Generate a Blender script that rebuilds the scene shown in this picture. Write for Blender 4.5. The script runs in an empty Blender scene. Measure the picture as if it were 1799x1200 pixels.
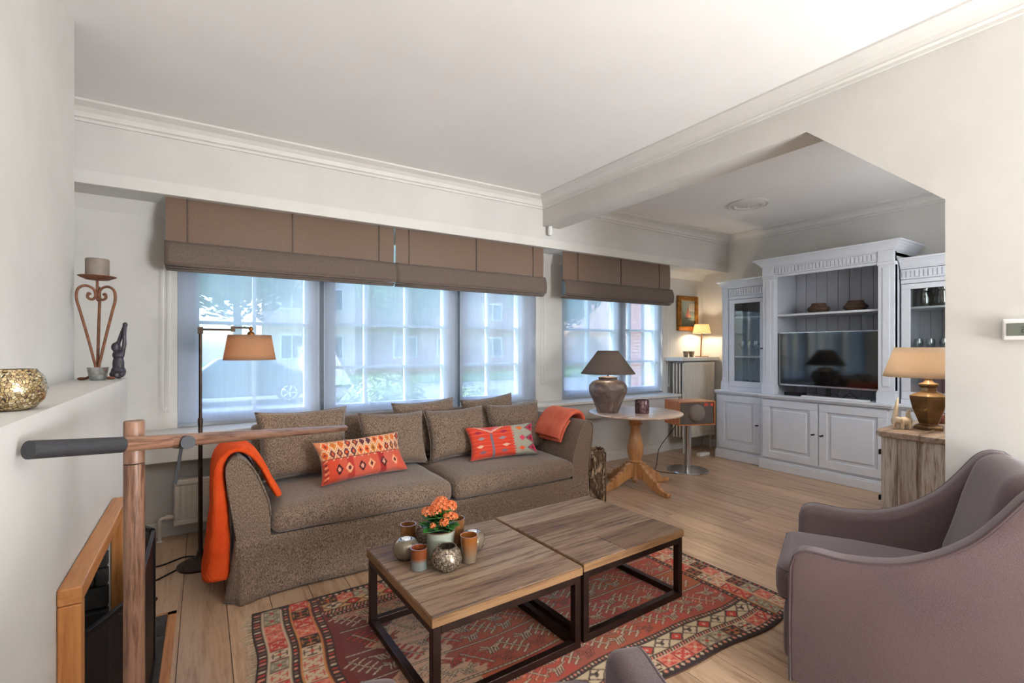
import bpy, bmesh, math, random
import numpy as np
from mathutils import Vector, Matrix, noise

random.seed(7)
SC = bpy.context.scene
COL = SC.collection
PI = math.pi
R = math.radians

# ------------------------------------------------------------------ camera
cam_d = bpy.data.cameras.new('camera')
cam = bpy.data.objects.new('camera', cam_d)
COL.objects.link(cam)
cam.location = (0, 0, 1.30)
cam.rotation_euler = (R(90), 0, R(-32.6))
cam_d.sensor_width = 36.0
cam_d.lens = 17.0
cam_d.shift_y = 12.0 / 1799.0
cam_d.clip_start = 0.02
cam_d.clip_end = 300
SC.camera = cam

# ------------------------------------------------------------------ world, sun, exposure
SC.view_settings.view_transform = 'Standard'
SC.view_settings.look = 'None'
SC.view_settings.gamma = 1.0
SC.view_settings.use_curve_mapping = False
SC.cycles.max_bounces = 8
SC.cycles.diffuse_bounces = 5
SC.cycles.glossy_bounces = 4
SC.cycles.transparent_max_bounces = 12
SC.cycles.sample_clamp_indirect = 6.0
SC.cycles.caustics_reflective = False
SC.cycles.caustics_refractive = False
SC.view_settings.exposure = 1.18
W = bpy.data.worlds.new('sky')
SC.world = W
W.use_nodes = True
wn = W.node_tree
sky = wn.nodes.new('ShaderNodeTexSky')
sky.sky_type = 'NISHITA'
sky.sun_disc = False
sky.sun_elevation = R(48)
sky.sun_rotation = R(-75)
sky.air_density = 1.0
sky.dust_density = 2.0
wn.links.new(sky.outputs[0], wn.nodes['Background'].inputs[0])
wn.nodes['Background'].inputs[1].default_value = 0.82


def light(name, kind, loc, rot, energy, color=(1, 1, 1), size=None, size_y=None, radius=None):
    d = bpy.data.lights.new(name, kind)
    d.energy = energy
    d.color = color
    if kind == 'AREA':
        d.shape = 'RECTANGLE'
        d.size = size
        d.size_y = size_y
    if radius is not None:
        if kind == 'SUN':
            d.angle = radius
        else:
            d.shadow_soft_size = radius
    o = bpy.data.objects.new(name, d)
    COL.objects.link(o)
    o.location = loc
    o.rotation_euler = rot
    return o


# sun over the street, grazing the window facade
sd = Vector((-0.75, 0.20, 0.62)).normalized()
light('sun', 'SUN', (-6, 8, 9), sd.to_track_quat('Z', 'Y').to_euler(), 6.0, (1.0, 0.94, 0.85), radius=R(1.0))
# unseen fill lamps added behind the camera and in the alcove to brighten both
light('back_fill_light', 'AREA', (2.22, -3.02, 0.95), (R(158), 0, 0), 225, (0.94, 0.98, 1.0), 0.9, 2.2)
light('alcove_fill_light', 'AREA', (4.35, 0.60, 1.75), (R(72), 0, R(-20)), 9.5, (0.95, 0.98, 1.0), 0.9, 0.9)

# ------------------------------------------------------------------ helpers


def lin(c):
    return tuple((x / 255 / 12.92) if x / 255 <= 0.04045 else ((x / 255 + 0.055) / 1.055) ** 2.4 for x in c)


def rgba(c):
    return (*lin(c), 1.0)


class MB:
    """collects geometry of one mesh"""

    def __init__(s):
        s.v, s.f = [], []

    def add(s, vs, fs):
        n = len(s.v)
        s.v += [tuple(p) for p in vs]
        s.f += [tuple(i + n for i in f) for f in fs]
        return s

    def box(s, x0, x1, y0, y1, z0, z1, M=None):
        vs = [Vector((x, y, z)) for z in (z0, z1) for y in (y0, y1) for x in (x0, x1)]
        if M is not None:
            vs = [M @ p for p in vs]
        return s.add(vs, [(0, 2, 3, 1), (4, 5, 7, 6), (0, 1, 5, 4), (2, 6, 7, 3), (0, 4, 6, 2), (1, 3, 7, 5)])

    def prism(s, poly, axis, a0, a1):
        """poly: 2d points counter-clockwise in the two other axes (in xyz order), extruded along axis"""
        def mk(p, a):
            return {'x': (a, p[0], p[1]), 'y': (p[0], a, p[1]), 'z': (p[0], p[1], a)}[axis]
        n = len(poly)
        vs = [mk(p, a0) for p in poly] + [mk(p, a1) for p in poly]
        fs = [tuple(range(n - 1, -1, -1)), tuple(range(n, 2 * n))]
        fs += [(i, (i + 1) % n, n + (i + 1) % n, n + i) for i in range(n)]
        if axis == 'y':
            fs = [tuple(reversed(f)) for f in fs]
        return s.add(vs, fs)

    def lathe(s, prof, seg=24, c=(0, 0, 0), M=None, phase=0.0, rf=None):
        vs, fs = [], []
        for (r, z) in prof:
            for k in range(seg):
                a = 2 * PI * k / seg + phase
                q = r * (rf(a, z) if rf else 1)
                vs.append(Vector((q * math.cos(a), q * math.sin(a), z)))
        m = len(prof)
        for i in range(m - 1):
            for k in range(seg):
                k2 = (k + 1) % seg
                fs.append((i * seg + k, i * seg + k2, (i + 1) * seg + k2, (i + 1) * seg + k))
        fs.append(tuple(reversed(range(seg))))
        fs.append(tuple((m - 1) * seg + k for k in range(seg)))
        if M is not None:
            vs = [M @ p for p in vs]
        vs = [p + Vector(c) for p in vs]
        return s.add(vs, fs)

    def tube(s, pts, r, seg=8, closed=False, flat=None):
        pts = [Vector(p) for p in pts]
        n = len(pts)
        rs = r if isinstance(r, (list, tuple)) else [r] * n
        vs, fs = [], []
        up = None
        for i, p in enumerate(pts):
            if closed:
                t = pts[(i + 1) % n] - pts[i - 1]
            else:
                t = pts[min(i + 1, n - 1)] - pts[max(i - 1, 0)]
            t.normalize()
            if up is None:
                up = Vector((0, 0, 1)) if abs(t.z) < 0.9 else Vector((1, 0, 0))
            a = t.cross(up)
            if a.length < 1e-6:
                a = t.orthogonal()
            a.normalize()
            b = a.cross(t).normalized()
            up = b
            for k in range(seg):
                an = 2 * PI * k / seg
                vs.append(p + a * math.cos(an) * rs[i] + b * math.sin(an) * rs[i] * (flat or 1))
        m = n if closed else n - 1
        for i in range(m):
            j = (i + 1) % n
            for k in range(seg):
                k2 = (k + 1) % seg
                fs.append((i * seg + k, j * seg + k, j * seg + k2, i * seg + k2))
        if not closed:
            fs.append(tuple(range(seg)))
            fs.append(tuple((n - 1) * seg + k for k in reversed(range(seg))))
        return s.add(vs, fs)

    def grid(s, fn, nu, nv, wu=False, wv=False, flip=False):
        vs = [fn(i / (nu if wu else nu - 1), j / (nv if wv else nv - 1)) for j in range(nv) for i in range(nu)]
        fs = []
        for j in range(nv if wv else nv - 1):
            for i in range(nu if wu else nu - 1):
                q = (j * nu + i, j * nu + (i + 1) % nu, ((j + 1) % nv) * nu + (i + 1) % nu, ((j + 1) % nv) * nu + i)
                fs.append(tuple(reversed(q)) if flip else q)
        return s.add(vs, fs)

    def ball(s, c, r, seg=12, rings=8, M=None):
        r = r if isinstance(r, (tuple, list)) else (r, r, r)
        vs, fs = [], []
        for j in range(1, rings):
            t = PI * j / rings
            for k in range(seg):
                a = 2 * PI * k / seg
                p = Vector((r[0] * math.sin(t) * math.cos(a), r[1] * math.sin(t) * math.sin(a), -r[2] * math.cos(t)))
                vs.append((M @ p if M is not None else p) + Vector(c))
        lo, hi = len(vs), len(vs) + 1
        pl, ph = Vector((0, 0, -r[2])), Vector((0, 0, r[2]))
        vs += [(M @ pl if M is not None else pl) + Vector(c), (M @ ph if M is not None else ph) + Vector(c)]
        for k in range(seg):
            k2 = (k + 1) % seg
            fs.append((lo, k2, k))
            for j in range(rings - 2):
                fs.append((j * seg + k, j * seg + k2, (j + 1) * seg + k2, (j + 1) * seg + k))
            fs.append(((rings - 2) * seg + k, (rings - 2) * seg + k2, hi))
        return s.add(vs, fs)

    def soft(s, x0, x1, y0, y1, z0, z1, r, n=10, crown=0.0, M=None, belly=0.0, wob=0.0, seed=0):
        """rounded box with an optional crown on top and belly towards -y"""
        bm = bmesh.new()
        bmesh.ops.create_cube(bm, size=2)
        bmesh.ops.subdivide_edges(bm, edges=bm.edges[:], cuts=n, use_grid_fill=True)
        c = Vector(((x0 + x1) / 2, (y0 + y1) / 2, (z0 + z1) / 2))
        h = Vector(((x1 - x0) / 2, (y1 - y0) / 2, (z1 - z0) / 2))
        r = min(r, h.x, h.y, h.z)
        vs = []
        for v in bm.verts:
            q = v.co.copy()
            # concentrate samples towards the edges
            w = Vector([math.copysign(abs(t) ** 0.6, t) for t in q])
            p = Vector((w.x * h.x, w.y * h.y, w.z * h.z))
            inn = Vector([max(-(h[k] - r), min(h[k] - r, p[k])) for k in range(3)])
            d = p - inn
            if d.length > 1e-9:
                # only on the shell: project to rounded surface
                d = d.normalized() * r
            p = inn + d
            fx, fy, fz = 1 - (p.x / h.x) ** 2, 1 - (p.y / h.y) ** 2, 1 - (p.z / h.z) ** 2
            if p.z > 0:
                p.z += crown * max(fx, 0) ** 0.6 * max(fy, 0) ** 0.6
            if p.y < 0 and belly:
                p.y -= belly * max(fx, 0) ** 0.5 * max(fz, 0) ** 0.5
            if wob:
                p += Vector(noise.noise_vector((p * 5 + Vector((seed, seed * 2.3, 0))))) * wob
            p = p + c
            vs.append(M @ p if M is not None else p)
        bm.verts.index_update()
        fs = [tuple(v.index for v in f.verts) for f in bm.faces]
        bm.free()
        return s.add(vs, fs)

    def mesh(s, name):
        me = bpy.data.meshes.new(name)
        me.from_pydata(s.v, [], s.f)
        me.update()
        return me

    def build(s, name, m, parent=None, smooth=False, bev=0.0, seg=2, loc=None, rot=None, sub=0, solid=0.0, fix=True):
        me = s.mesh(name)
        if fix:
            bm = bmesh.new()
            bm.from_mesh(me)
            bmesh.ops.recalc_face_normals(bm, faces=bm.faces[:])
            bm.to_mesh(me)
            bm.free()
        return link(name, me, m, parent, smooth, bev, seg, loc, rot, sub, solid)


def link(name, me, m, parent=None, smooth=False, bev=0.0, seg=2, loc=None, rot=None, sub=0, solid=0.0):
    o = bpy.data.objects.new(name, me)
    COL.objects.link(o)
    if m is not None and not me.materials:
        me.materials.append(m)
    if smooth:
        for p in me.polygons:
            p.use_smooth = True
        if smooth != 'all':
            md = o.modifiers.new('split', 'EDGE_SPLIT')
            md.split_angle = R(38)
    if bev:
        md = o.modifiers.new('bevel', 'BEVEL')
        md.width = bev
        md.segments = seg
        md.limit_method = 'ANGLE'
        md.angle_limit = R(35)
        md.use_clamp_overlap = True
    if solid:
        md = o.modifiers.new('solid', 'SOLIDIFY')
        md.thickness = solid
        md.offset = 0
    if sub:
        md = o.modifiers.new('sub', 'SUBSURF')
        md.levels = md.render_levels = sub
    if parent is not None:
        o.parent = parent
    if loc is not None:
        o.location = loc
    if rot is not None:
        o.rotation_euler = rot
    return o


def tag(o, label, cat, group=None, kind=None):
    o['label'] = label
    o['category'] = cat
    if group:
        o['group'] = group
    if kind:
        o['kind'] = kind
    return o


def struct(o, label=None):
    o['kind'] = 'structure'
    if label:
        o['label'] = label
    return o


def thing(name, label, cat, loc=(0, 0, 0), rz=0.0, group=None):
    o = bpy.data.objects.new(name, None)
    COL.objects.link(o)
    o.empty_display_size = 0.05
    o.location = loc
    o.rotation_euler = (0, 0, rz)
    return tag(o, label, cat, group)


def copy_tree(o, parent=None):
    c = o.copy()
    COL.objects.link(c)
    c.parent = parent
    for ch in list(o.children):
        copy_tree(ch, c)
    return c


def bez(pts, n=8):
    """Catmull-Rom through pts"""
    P = [Vector(p) for p in pts]
    out = []
    for i in range(len(P) - 1):
        p0, p1, p2, p3 = P[max(i - 1, 0)], P[i], P[i + 1], P[min(i + 2, len(P) - 1)]
        for k in range(n):
            t = k / n
            out.append(0.5 * ((2 * p1) + (p2 - p0) * t + (2 * p0 - 5 * p1 + 4 * p2 - p3) * t * t + (3 * p1 - p0 - 3 * p2 + p3) * t ** 3))
    out.append(P[-1])
    return out


# ------------------------------------------------------------------ materials
def _nt(name):
    m = bpy.data.materials.new(name)
    m.use_nodes = True
    nt = m.node_tree
    return m, nt, nt.nodes['Principled BSDF'], nt.nodes['Material Output']


def _coord(nt, scale=(1, 1, 1), rand=False, kind='Object'):
    tc = nt.nodes.new('ShaderNodeTexCoord')
    mp = nt.nodes.new('ShaderNodeMapping')
    mp.inputs['Scale'].default_value = scale
    nt.links.new(tc.outputs[kind], mp.inputs['Vector'])
    if rand:
        oi = nt.nodes.new('ShaderNodeObjectInfo')
        mu = nt.nodes.new('ShaderNodeMath')
        mu.operation = 'MULTIPLY'
        mu.inputs[1].default_value = 37.0
        nt.links.new(oi.outputs['Random'], mu.inputs[0])
        nt.links.new(mu.outputs[0], mp.inputs['Location'])
    return mp


def _noise(nt, vec, scale, detail=3.0, rough=0.55, dist=0.0):
    n = nt.nodes.new('ShaderNodeTexNoise')
    n.inputs['Scale'].default_value = scale
    n.inputs['Detail'].default_value = detail
    n.inputs['Roughness'].default_value = rough
    n.inputs['Distortion'].default_value = dist
    nt.links.new(vec.outputs[0], n.inputs['Vector'])
    return n


def _ramp(nt, fac, stops):
    r = nt.nodes.new('ShaderNodeValToRGB')
    els = r.color_ramp.elements
    while len(els) < len(stops):
        els.new(0.5)
    for e, (p, c) in zip(els, stops):
        e.position = p
        e.color = rgba(c)
    nt.links.new(fac, r.inputs['Fac'])
    return r


def _bump(nt, b, h, strength, dist=0.002):
    bp = nt.nodes.new('ShaderNodeBump')
    bp.inputs['Strength'].default_value = strength
    bp.inputs['Distance'].default_value = dist
    nt.links.new(h, bp.inputs['Height'])
    nt.links.new(bp.outputs[0], b.inputs['Normal'])


def mat(name, c, rough=0.5, metal=0.0, c2=None, ns=8.0, lo=0.35, hi=0.65, scale=(1, 1, 1), rand=False, bump=0.0,
        bs=200.0, sheen=0.0, spec=None, detail=4.0, dist=0.0, coat=0.0, c3=None, trans=0.0, emit=0.0, ec=None):
    m, nt, b, out = _nt(name)
    b.inputs['Roughness'].default_value = rough
    b.inputs['Metallic'].default_value = metal
    b.inputs['Base Color'].default_value = rgba(c)
    if spec is not None:
        b.inputs['Specular IOR Level'].default_value = spec
    if sheen:
        b.inputs['Sheen Weight'].default_value = sheen
    if coat:
        b.inputs['Coat Weight'].default_value = coat
        b.inputs['Coat Roughness'].default_value = 0.15
    if trans:
        b.inputs['Transmission Weight'].default_value = trans
    if emit:
        b.inputs['Emission Color'].default_value = rgba(ec or c)
        b.inputs['Emission Strength'].default_value = emit
    mp = None
    if c2 is not None:
        mp = _coord(nt, scale, rand)
        n = _noise(nt, mp, ns, detail, 0.6, dist)
        stops = [(lo, c), (hi, c2)] if c3 is None else [(lo, c), ((lo + hi) / 2, c3), (hi, c2)]
        r = _ramp(nt, n.outputs['Fac'], stops)
        nt.links.new(r.outputs[0], b.inputs['Base Color'])
    if bump:
        mp2 = _coord(nt, (1, 1, 1))
        n2 = _noise(nt, mp2, bs, 2.0)
        _bump(nt, b, n2.outputs['Fac'], bump)
    return m


def wood(name, c1, c2, c3, axis='y', rough=0.45, rand=True, fine=60.0, coarse=2.0, var=0.0, bump=0.15, stretch=14.0, coat=0.0):
    """grain runs along axis"""
    m, nt, b, out = _nt(name)
    sc = {'x': (1, stretch, stretch), 'y': (stretch, 1, stretch), 'z': (stretch, stretch, 1)}[axis]
    mp = _coord(nt, sc, rand)
    n1 = _noise(nt, mp, coarse, 6.0, 0.62, 0.6)
    n2 = _noise(nt, mp, fine / 6, 4.0, 0.7)
    mx = nt.nodes.new('ShaderNodeMath')
    mx.operation = 'MULTIPLY_ADD'
    nt.links.new(n2.outputs['Fac'], mx.inputs[0])
    mx.inputs[1].default_value = 0.38
    ma = nt.nodes.new('ShaderNodeMath')
    ma.operation = 'MULTIPLY'
    ma.inputs[1].default_value = 0.82
    nt.links.new(n1.outputs['Fac'], ma.inputs[0])
    nt.links.new(ma.outputs[0], mx.inputs[2])
    r = _ramp(nt, mx.outputs[0], [(0.36, c1), (0.5, c2), (0.64, c3)])
    last = r.outputs[0]
    if var:
        oi = nt.nodes.new('ShaderNodeObjectInfo')
        mr = nt.nodes.new('ShaderNodeMapRange')
        mr.inputs['To Min'].default_value = 1 - var
        mr.inputs['To Max'].default_value = 1 + var
        nt.links.new(oi.outputs['Random'], mr.inputs['Value'])
        hs = nt.nodes.new('ShaderNodeHueSaturation')
        nt.links.new(mr.outputs[0], hs.inputs['Value'])
        nt.links.new(last, hs.inputs['Color'])
        last = hs.outputs[0]
    nt.links.new(last, b.inputs['Base Color'])
    b.inputs['Roughness'].default_value = rough
    if coat:
        b.inputs['Coat Weight'].default_value = coat
        b.inputs['Coat Roughness'].default_value = 0.2
    if bump:
        _bump(nt, b, mx.outputs[0], bump, 0.004)
    return m


def fabric(name, c1, c2, rough=0.9, ns=260.0, bump=0.25, sheen=0.25, big=None, scale=(1, 1, 1)):
    """flecked weave: a fine two-tone noise; big = (colour, noise scale) adds faded patches"""
    m, nt, b, out = _nt(name)
    mp = _coord(nt, scale)
    n = _noise(nt, mp, ns, 2.0, 0.7)
    r = _ramp(nt, n.outputs['Fac'], [(0.38, c1), (0.62, c2)])
    last = r.outputs[0]
    if big:
        n3 = _noise(nt, mp, big[1], 3.0)
        r3 = _ramp(nt, n3.outputs['Fac'], [(0.4, (0, 0, 0)), (0.7, (255, 255, 255))])
        mx = nt.nodes.new('ShaderNodeMix')
        mx.data_type = 'RGBA'
        ml = nt.nodes.new('ShaderNodeMath')
        ml.operation = 'MULTIPLY'
        ml.inputs[1].default_value = 0.5
        nt.links.new(r3.outputs[0], ml.inputs[0])
        nt.links.new(ml.outputs[0], mx.inputs['Factor'])
        nt.links.new(last, mx.inputs['A'])
        mx.inputs['B'].default_value = rgba(big[0])
        last = mx.outputs['Result']
    nt.links.new(last, b.inputs['Base Color'])
    b.inputs['Roughness'].default_value = rough
    b.inputs['Sheen Weight'].default_value = sheen
    b.inputs['Specular IOR Level'].default_value = 0.2
    if bump:
        _bump(nt, b, n.outputs['Fac'], bump, 0.002)
    return m


def glassy(name, tint=(255, 255, 255), gloss=0.12, rough=0.02):
    """thin clear glass: see-through with a Fresnel reflection"""
    m = bpy.data.materials.new(name)
    m.use_nodes = True
    nt = m.node_tree
    nt.nodes.clear()
    out = nt.nodes.new('ShaderNodeOutputMaterial')
    tr = nt.nodes.new('ShaderNodeBsdfTransparent')
    tr.inputs[0].default_value = rgba(tint)
    gl = nt.nodes.new('ShaderNodeBsdfGlossy')
    gl.inputs['Roughness'].default_value = rough
    lw = nt.nodes.new('ShaderNodeLayerWeight')
    lw.inputs['Blend'].default_value = 0.35
    ml = nt.nodes.new('ShaderNodeMath')
    ml.operation = 'MULTIPLY_ADD'
    ml.inputs[1].default_value = 0.5
    ml.inputs[2].default_value = gloss * 0.4
    nt.links.new(lw.outputs['Fresnel'], ml.inputs[0])
    mx = nt.nodes.new('ShaderNodeMixShader')
    nt.links.new(ml.outputs[0], mx.inputs[0])
    nt.links.new(tr.outputs[0], mx.inputs[1])
    nt.links.new(gl.outputs[0], mx.inputs[2])
    nt.links.new(mx.outputs[0], out.inputs[0])
    return m


def sheer(name, tint, through=0.4, transl=0.5, tcol=(255, 255, 255), weave=0.0):
    """thin cloth: part open weave, part translucent thread"""
    m = bpy.data.materials.new(name)
    m.use_nodes = True
    nt = m.node_tree
    nt.nodes.clear()
    out = nt.nodes.new('ShaderNodeOutputMaterial')
    tr = nt.nodes.new('ShaderNodeBsdfTransparent')
    tr.inputs[0].default_value = rgba(tcol)
    tl = nt.nodes.new('ShaderNodeBsdfTranslucent')
    tl.inputs[0].default_value = rgba(tint)
    df = nt.nodes.new('ShaderNodeBsdfDiffuse')
    df.inputs[0].default_value = rgba(tint)
    m1 = nt.nodes.new('ShaderNodeMixShader')
    m1.inputs[0].default_value = transl
    nt.links.new(df.outputs[0], m1.inputs[1])
    nt.links.new(tl.outputs[0], m1.inputs[2])
    m2 = nt.nodes.new('ShaderNodeMixShader')
    m2.inputs[0].default_value = 1 - through
    nt.links.new(tr.outputs[0], m2.inputs[1])
    nt.links.new(m1.outputs[0], m2.inputs[2])
    if weave:
        mp = _coord(nt, (1, 1, 0.04))
        n = _noise(nt, mp, 55, 3.0)
        mr = nt.nodes.new('ShaderNodeMapRange')
        mr.inputs['To Min'].default_value = 1 - through - weave
        mr.inputs['To Max'].default_value = 1 - through + weave
        nt.links.new(n.outputs['Fac'], mr.inputs['Value'])
        nt.links.new(mr.outputs[0], m2.inputs[0])
    nt.links.new(m2.outputs[0], out.inputs[0])
    return m


def attr_mat(name, rough=0.9, bump=0.3, bs=700.0, sheen=0.2):
    m, nt, b, out = _nt(name)
    a = nt.nodes.new('ShaderNodeAttribute')
    a.attribute_name = 'Col'
    mp = _coord(nt)
    n = _noise(nt, mp, bs, 2.0)
    hs = nt.nodes.new('ShaderNodeHueSaturation')
    mr = nt.nodes.new('ShaderNodeMapRange')
    mr.inputs['To Min'].default_value = 0.75
    mr.inputs['To Max'].default_value = 1.25
    nt.links.new(n.outputs['Fac'], mr.inputs['Value'])
    nt.links.new(mr.outputs[0], hs.inputs['Value'])
    nt.links.new(a.outputs['Color'], hs.inputs['Color'])
    nt.links.new(hs.outputs[0], b.inputs['Base Color'])
    b.inputs['Roughness'].default_value = rough
    b.inputs['Sheen Weight'].default_value = sheen
    b.inputs['Specular IOR Level'].default_value = 0.2
    _bump(nt, b, n.outputs['Fac'], bump, 0.003)
    return m


def set_cols(me, cols):
    """cols: n x 3 sRGB 0-255 -> point colour attribute"""
    c = np.asarray(cols, dtype=np.float64) / 255
    c = np.where(c <= 0.04045, c / 12.92, ((c + 0.055) / 1.055) ** 2.4)
    a = me.color_attributes.new('Col', 'FLOAT_COLOR', 'POINT')
    full = np.ones((len(c), 4), dtype=np.float32)
    full[:, :3] = c
    a.data.foreach_set('color', full.ravel())


class Ras:
    """small raster used to work out the woven colours of textiles"""

    def __init__(s, w, h, px, base):
        s.w, s.h, s.px = w, h, px
        s.nx, s.ny = int(w / px), int(h / px)
        s.a = np.empty((s.ny, s.nx, 3))
        s.a[:] = base
        s.X, s.Y = np.meshgrid((np.arange(s.nx) + 0.5) * px, (np.arange(s.ny) + 0.5) * px)

    def _win(s, x0, x1, y0, y1):
        i0, i1 = max(0, int(x0 / s.px)), min(s.nx, int(x1 / s.px) + 2)
        j0, j1 = max(0, int(y0 / s.px)), min(s.ny, int(y1 / s.px) + 2)
        return slice(j0, max(j0, j1)), slice(i0, max(i0, i1))

    def rect(s, x0, x1, y0, y1, c):
        J, I = s._win(x0, x1, y0, y1)
        k = (s.X[J, I] >= x0) & (s.X[J, I] <= x1) & (s.Y[J, I] >= y0) & (s.Y[J, I] <= y1)
        s.a[J, I][k] = c

    def line(s, x0, y0, x1, y1, w, c):
        J, I = s._win(min(x0, x1) - w, max(x0, x1) + w, min(y0, y1) - w, max(y0, y1) + w)
        X, Y = s.X[J, I], s.Y[J, I]
        dx, dy = x1 - x0, y1 - y0
        L = dx * dx + dy * dy + 1e-12
        t = np.clip(((X - x0) * dx + (Y - y0) * dy) / L, 0, 1)
        k = (X - x0 - t * dx) ** 2 + (Y - y0 - t * dy) ** 2 <= (w / 2) ** 2
        s.a[J, I][k] = c

    def diam(s, x, y, rx, ry, c):
        J, I = s._win(x - rx, x + rx, y - ry, y + ry)
        k = np.abs(s.X[J, I] - x) / rx + np.abs(s.Y[J, I] - y) / ry <= 1
        s.a[J, I][k] = c

    def tri(s, p, c):
        xs, ys = [q[0] for q in p], [q[1] for q in p]
        J, I = s._win(min(xs), max(xs), min(ys), max(ys))
        X, Y = s.X[J, I], s.Y[J, I]
        d = [(p[(i + 1) % 3][0] - p[i][0]) * (Y - p[i][1]) - (p[(i + 1) % 3][1] - p[i][1]) * (X - p[i][0]) for i in range(3)]
        k = ((d[0] >= 0) & (d[1] >= 0) & (d[2] >= 0)) | ((d[0] <= 0) & (d[1] <= 0) & (d[2] <= 0))
        s.a[J, I][k] = c

    def at(s, x, y):
        i = min(s.nx - 1, max(0, int(x / s.px)))
        j = min(s.ny - 1, max(0, int(y / s.px)))
        return s.a[j, i]


M = {}
M['wall'] = mat('plaster_white', (209, 206, 201), 0.85, c2=(203, 200, 195), ns=3, bump=0.04, bs=120)
M['ceiling'] = mat('ceiling_paint', (238, 236, 234), 0.9, c2=(233, 231, 229), ns=1.2)
M['trim'] = mat('white_gloss_paint', (216, 213, 208), 0.45, c2=(211, 208, 203), ns=6)
M['beige'] = mat('beige_wall_paint', (188, 178, 166), 0.85, c2=(182, 172, 160), ns=3)
M['frame'] = mat('window_frame_white', (232, 234, 238), 0.35, c2=(226, 229, 234), ns=4)
M['darkframe'] = mat('dark_gap', (70, 82, 96), 0.5, c2=(60, 72, 86), ns=6)
M['glass'] = glassy('window_glass', (235, 243, 248), 0.05)
M['cglass'] = glassy('cabinet_glass', (246, 248, 248), 0.05)
M['sheer'] = sheer('sheer_blind', (204, 210, 221), 0.36, 0.72, (222, 228, 238), weave=0.06)
M['oak'] = wood('oak_floor', (136, 104, 78), (172, 138, 108), (198, 166, 136), 'y', 0.32, True, 60, 1.6, 0.12, 0.05, 12)
M['oak_sub'] = mat('floor_joint', (92, 70, 52), 0.7, c2=(80, 60, 44), ns=12)
M['oakframe'] = wood('oak_honey', (140, 86, 42), (176, 112, 60), (196, 134, 78), 'y', 0.4, True, 60, 2.0, 0.05, 0.08)
M['oakframe_v'] = wood('oak_honey_upright', (140, 86, 42), (176, 112, 60), (196, 134, 78), 'z', 0.4, True, 60, 2.0, 0.05, 0.08)
M['boomwood'] = wood('walnut_boom', (58, 36, 26), (100, 68, 51), (140, 104, 84), 'z', 0.38, True, 110, 7.0, 0.03, 0.12, 14)
M['slate'] = mat('slate_stone', (44, 42, 40), 0.75, c2=(84, 78, 70), ns=14, lo=0.4, hi=0.75, rand=True, bump=0.8, bs=60, c3=(58, 55, 52))
M['black'] = mat('black_metal', (26, 25, 26), 0.45, 0.6, c2=(36, 34, 34), ns=20)
M['grip'] = mat('dark_grip', (62, 62, 66), 0.55, 0.3, c2=(54, 54, 58), ns=160, bump=0.3, bs=900)
M['bronze'] = mat('dark_bronze', (58, 42, 34), 0.45, 0.7, c2=(74, 56, 46), ns=20)
M['chrome'] = mat('brushed_steel', (206, 206, 208), 0.22, 1.0, c2=(190, 190, 194), ns=30)
M['brass'] = mat('aged_brass', (176, 120, 62), 0.3, 1.0, c2=(150, 98, 50), ns=12)
M['rust'] = mat('rusty_iron', (104, 66, 46), 0.7, 0.4, c2=(134, 88, 64), ns=40, bump=0.4, bs=300)
M['sofa'] = fabric('sofa_tweed', (70, 56, 46), (150, 128, 110), ns=230, bump=0.35, big=((120, 98, 80), 2.0), scale=(1, 1, 0.5))
M['mauve'] = fabric('armchair_velvet', (78, 63, 64), (104, 87, 88), ns=420, bump=0.2, sheen=0.25, big=((106, 88, 86), 2.6))
M['mauve_dk'] = fabric('armchair_piping', (70, 56, 58), (88, 72, 74), ns=420, bump=0.1)
M['roman'] = None
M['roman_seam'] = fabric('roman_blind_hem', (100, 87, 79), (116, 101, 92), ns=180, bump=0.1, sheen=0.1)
M['cab'] = mat('cabinet_paint_grey', (220, 223, 230), 0.42, c2=(214, 217, 224), ns=5)
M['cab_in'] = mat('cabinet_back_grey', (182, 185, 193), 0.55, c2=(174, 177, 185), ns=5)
M['iron'] = mat('iron_handle', (34, 30, 28), 0.5, 0.7, c2=(48, 42, 38), ns=40)
M['white'] = mat('white_plastic', (232, 231, 229), 0.35, c2=(226, 225, 223), ns=8)
M['radiator'] = mat('radiator_enamel', (214, 206, 196), 0.35, c2=(206, 198, 188), ns=6)
M['tv'] = mat('tv_glass', (6, 7, 8), 0.06, c2=(9, 10, 11), ns=2, spec=0.9)
M['pine'] = wood('pine_honey', (136, 88, 48), (170, 116, 70), (196, 144, 94), 'z', 0.3, True, 40, 2.4, 0.05, 0.08, 10, coat=0.3)
M['pine_top'] = wood('pine_top_worn', (150, 118, 96), (188, 160, 140), (208, 184, 166), 'x', 0.3, True, 40, 2.0, 0.04, 0.06, 10, coat=0.4)
# ================================================================== the setting
CZ = 2.73            # ceiling
XF = 5.68            # far wall
YW = 4.11            # window wall
XL = -1.05           # left wall
YB = -3.0            # back wall
XP = 2.75            # partition / beam

floor = struct(MB().box(XL, XF, YB, YW, -0.12, -0.004).build('floor', M['oak_sub']))
random.seed(21)
x = XL
row = 0
while x < XF - 0.01:
    x1 = min(x + 0.192, XF)
    y = YB
    first = True
    while y < YW - 0.02:
        L = random.uniform(1.3, 2.4) * (random.uniform(0.3, 1.0) if first else 1)
        first = False
        y1 = min(y + L, YW)
        if YW - y1 < 0.35:
            y1 = YW
        cx, cy = (x + x1) / 2, (y + y1) / 2
        b = MB().box(x + 0.0017 - cx, x1 - 0.0017 - cx, y + 0.001 - cy, y1 - 0.001 - cy, -0.02, 0.0)
        b.build('floor_plank', M['oak'], floor, loc=(cx, cy, 0), fix=False)
        y = y1
    x = x1
    row += 1

struct(MB().box(XL - 0.2, XF + 0.2, YB - 0.2, YW + 0.3, CZ, CZ + 0.12).build('ceiling', M['ceiling']))

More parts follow.
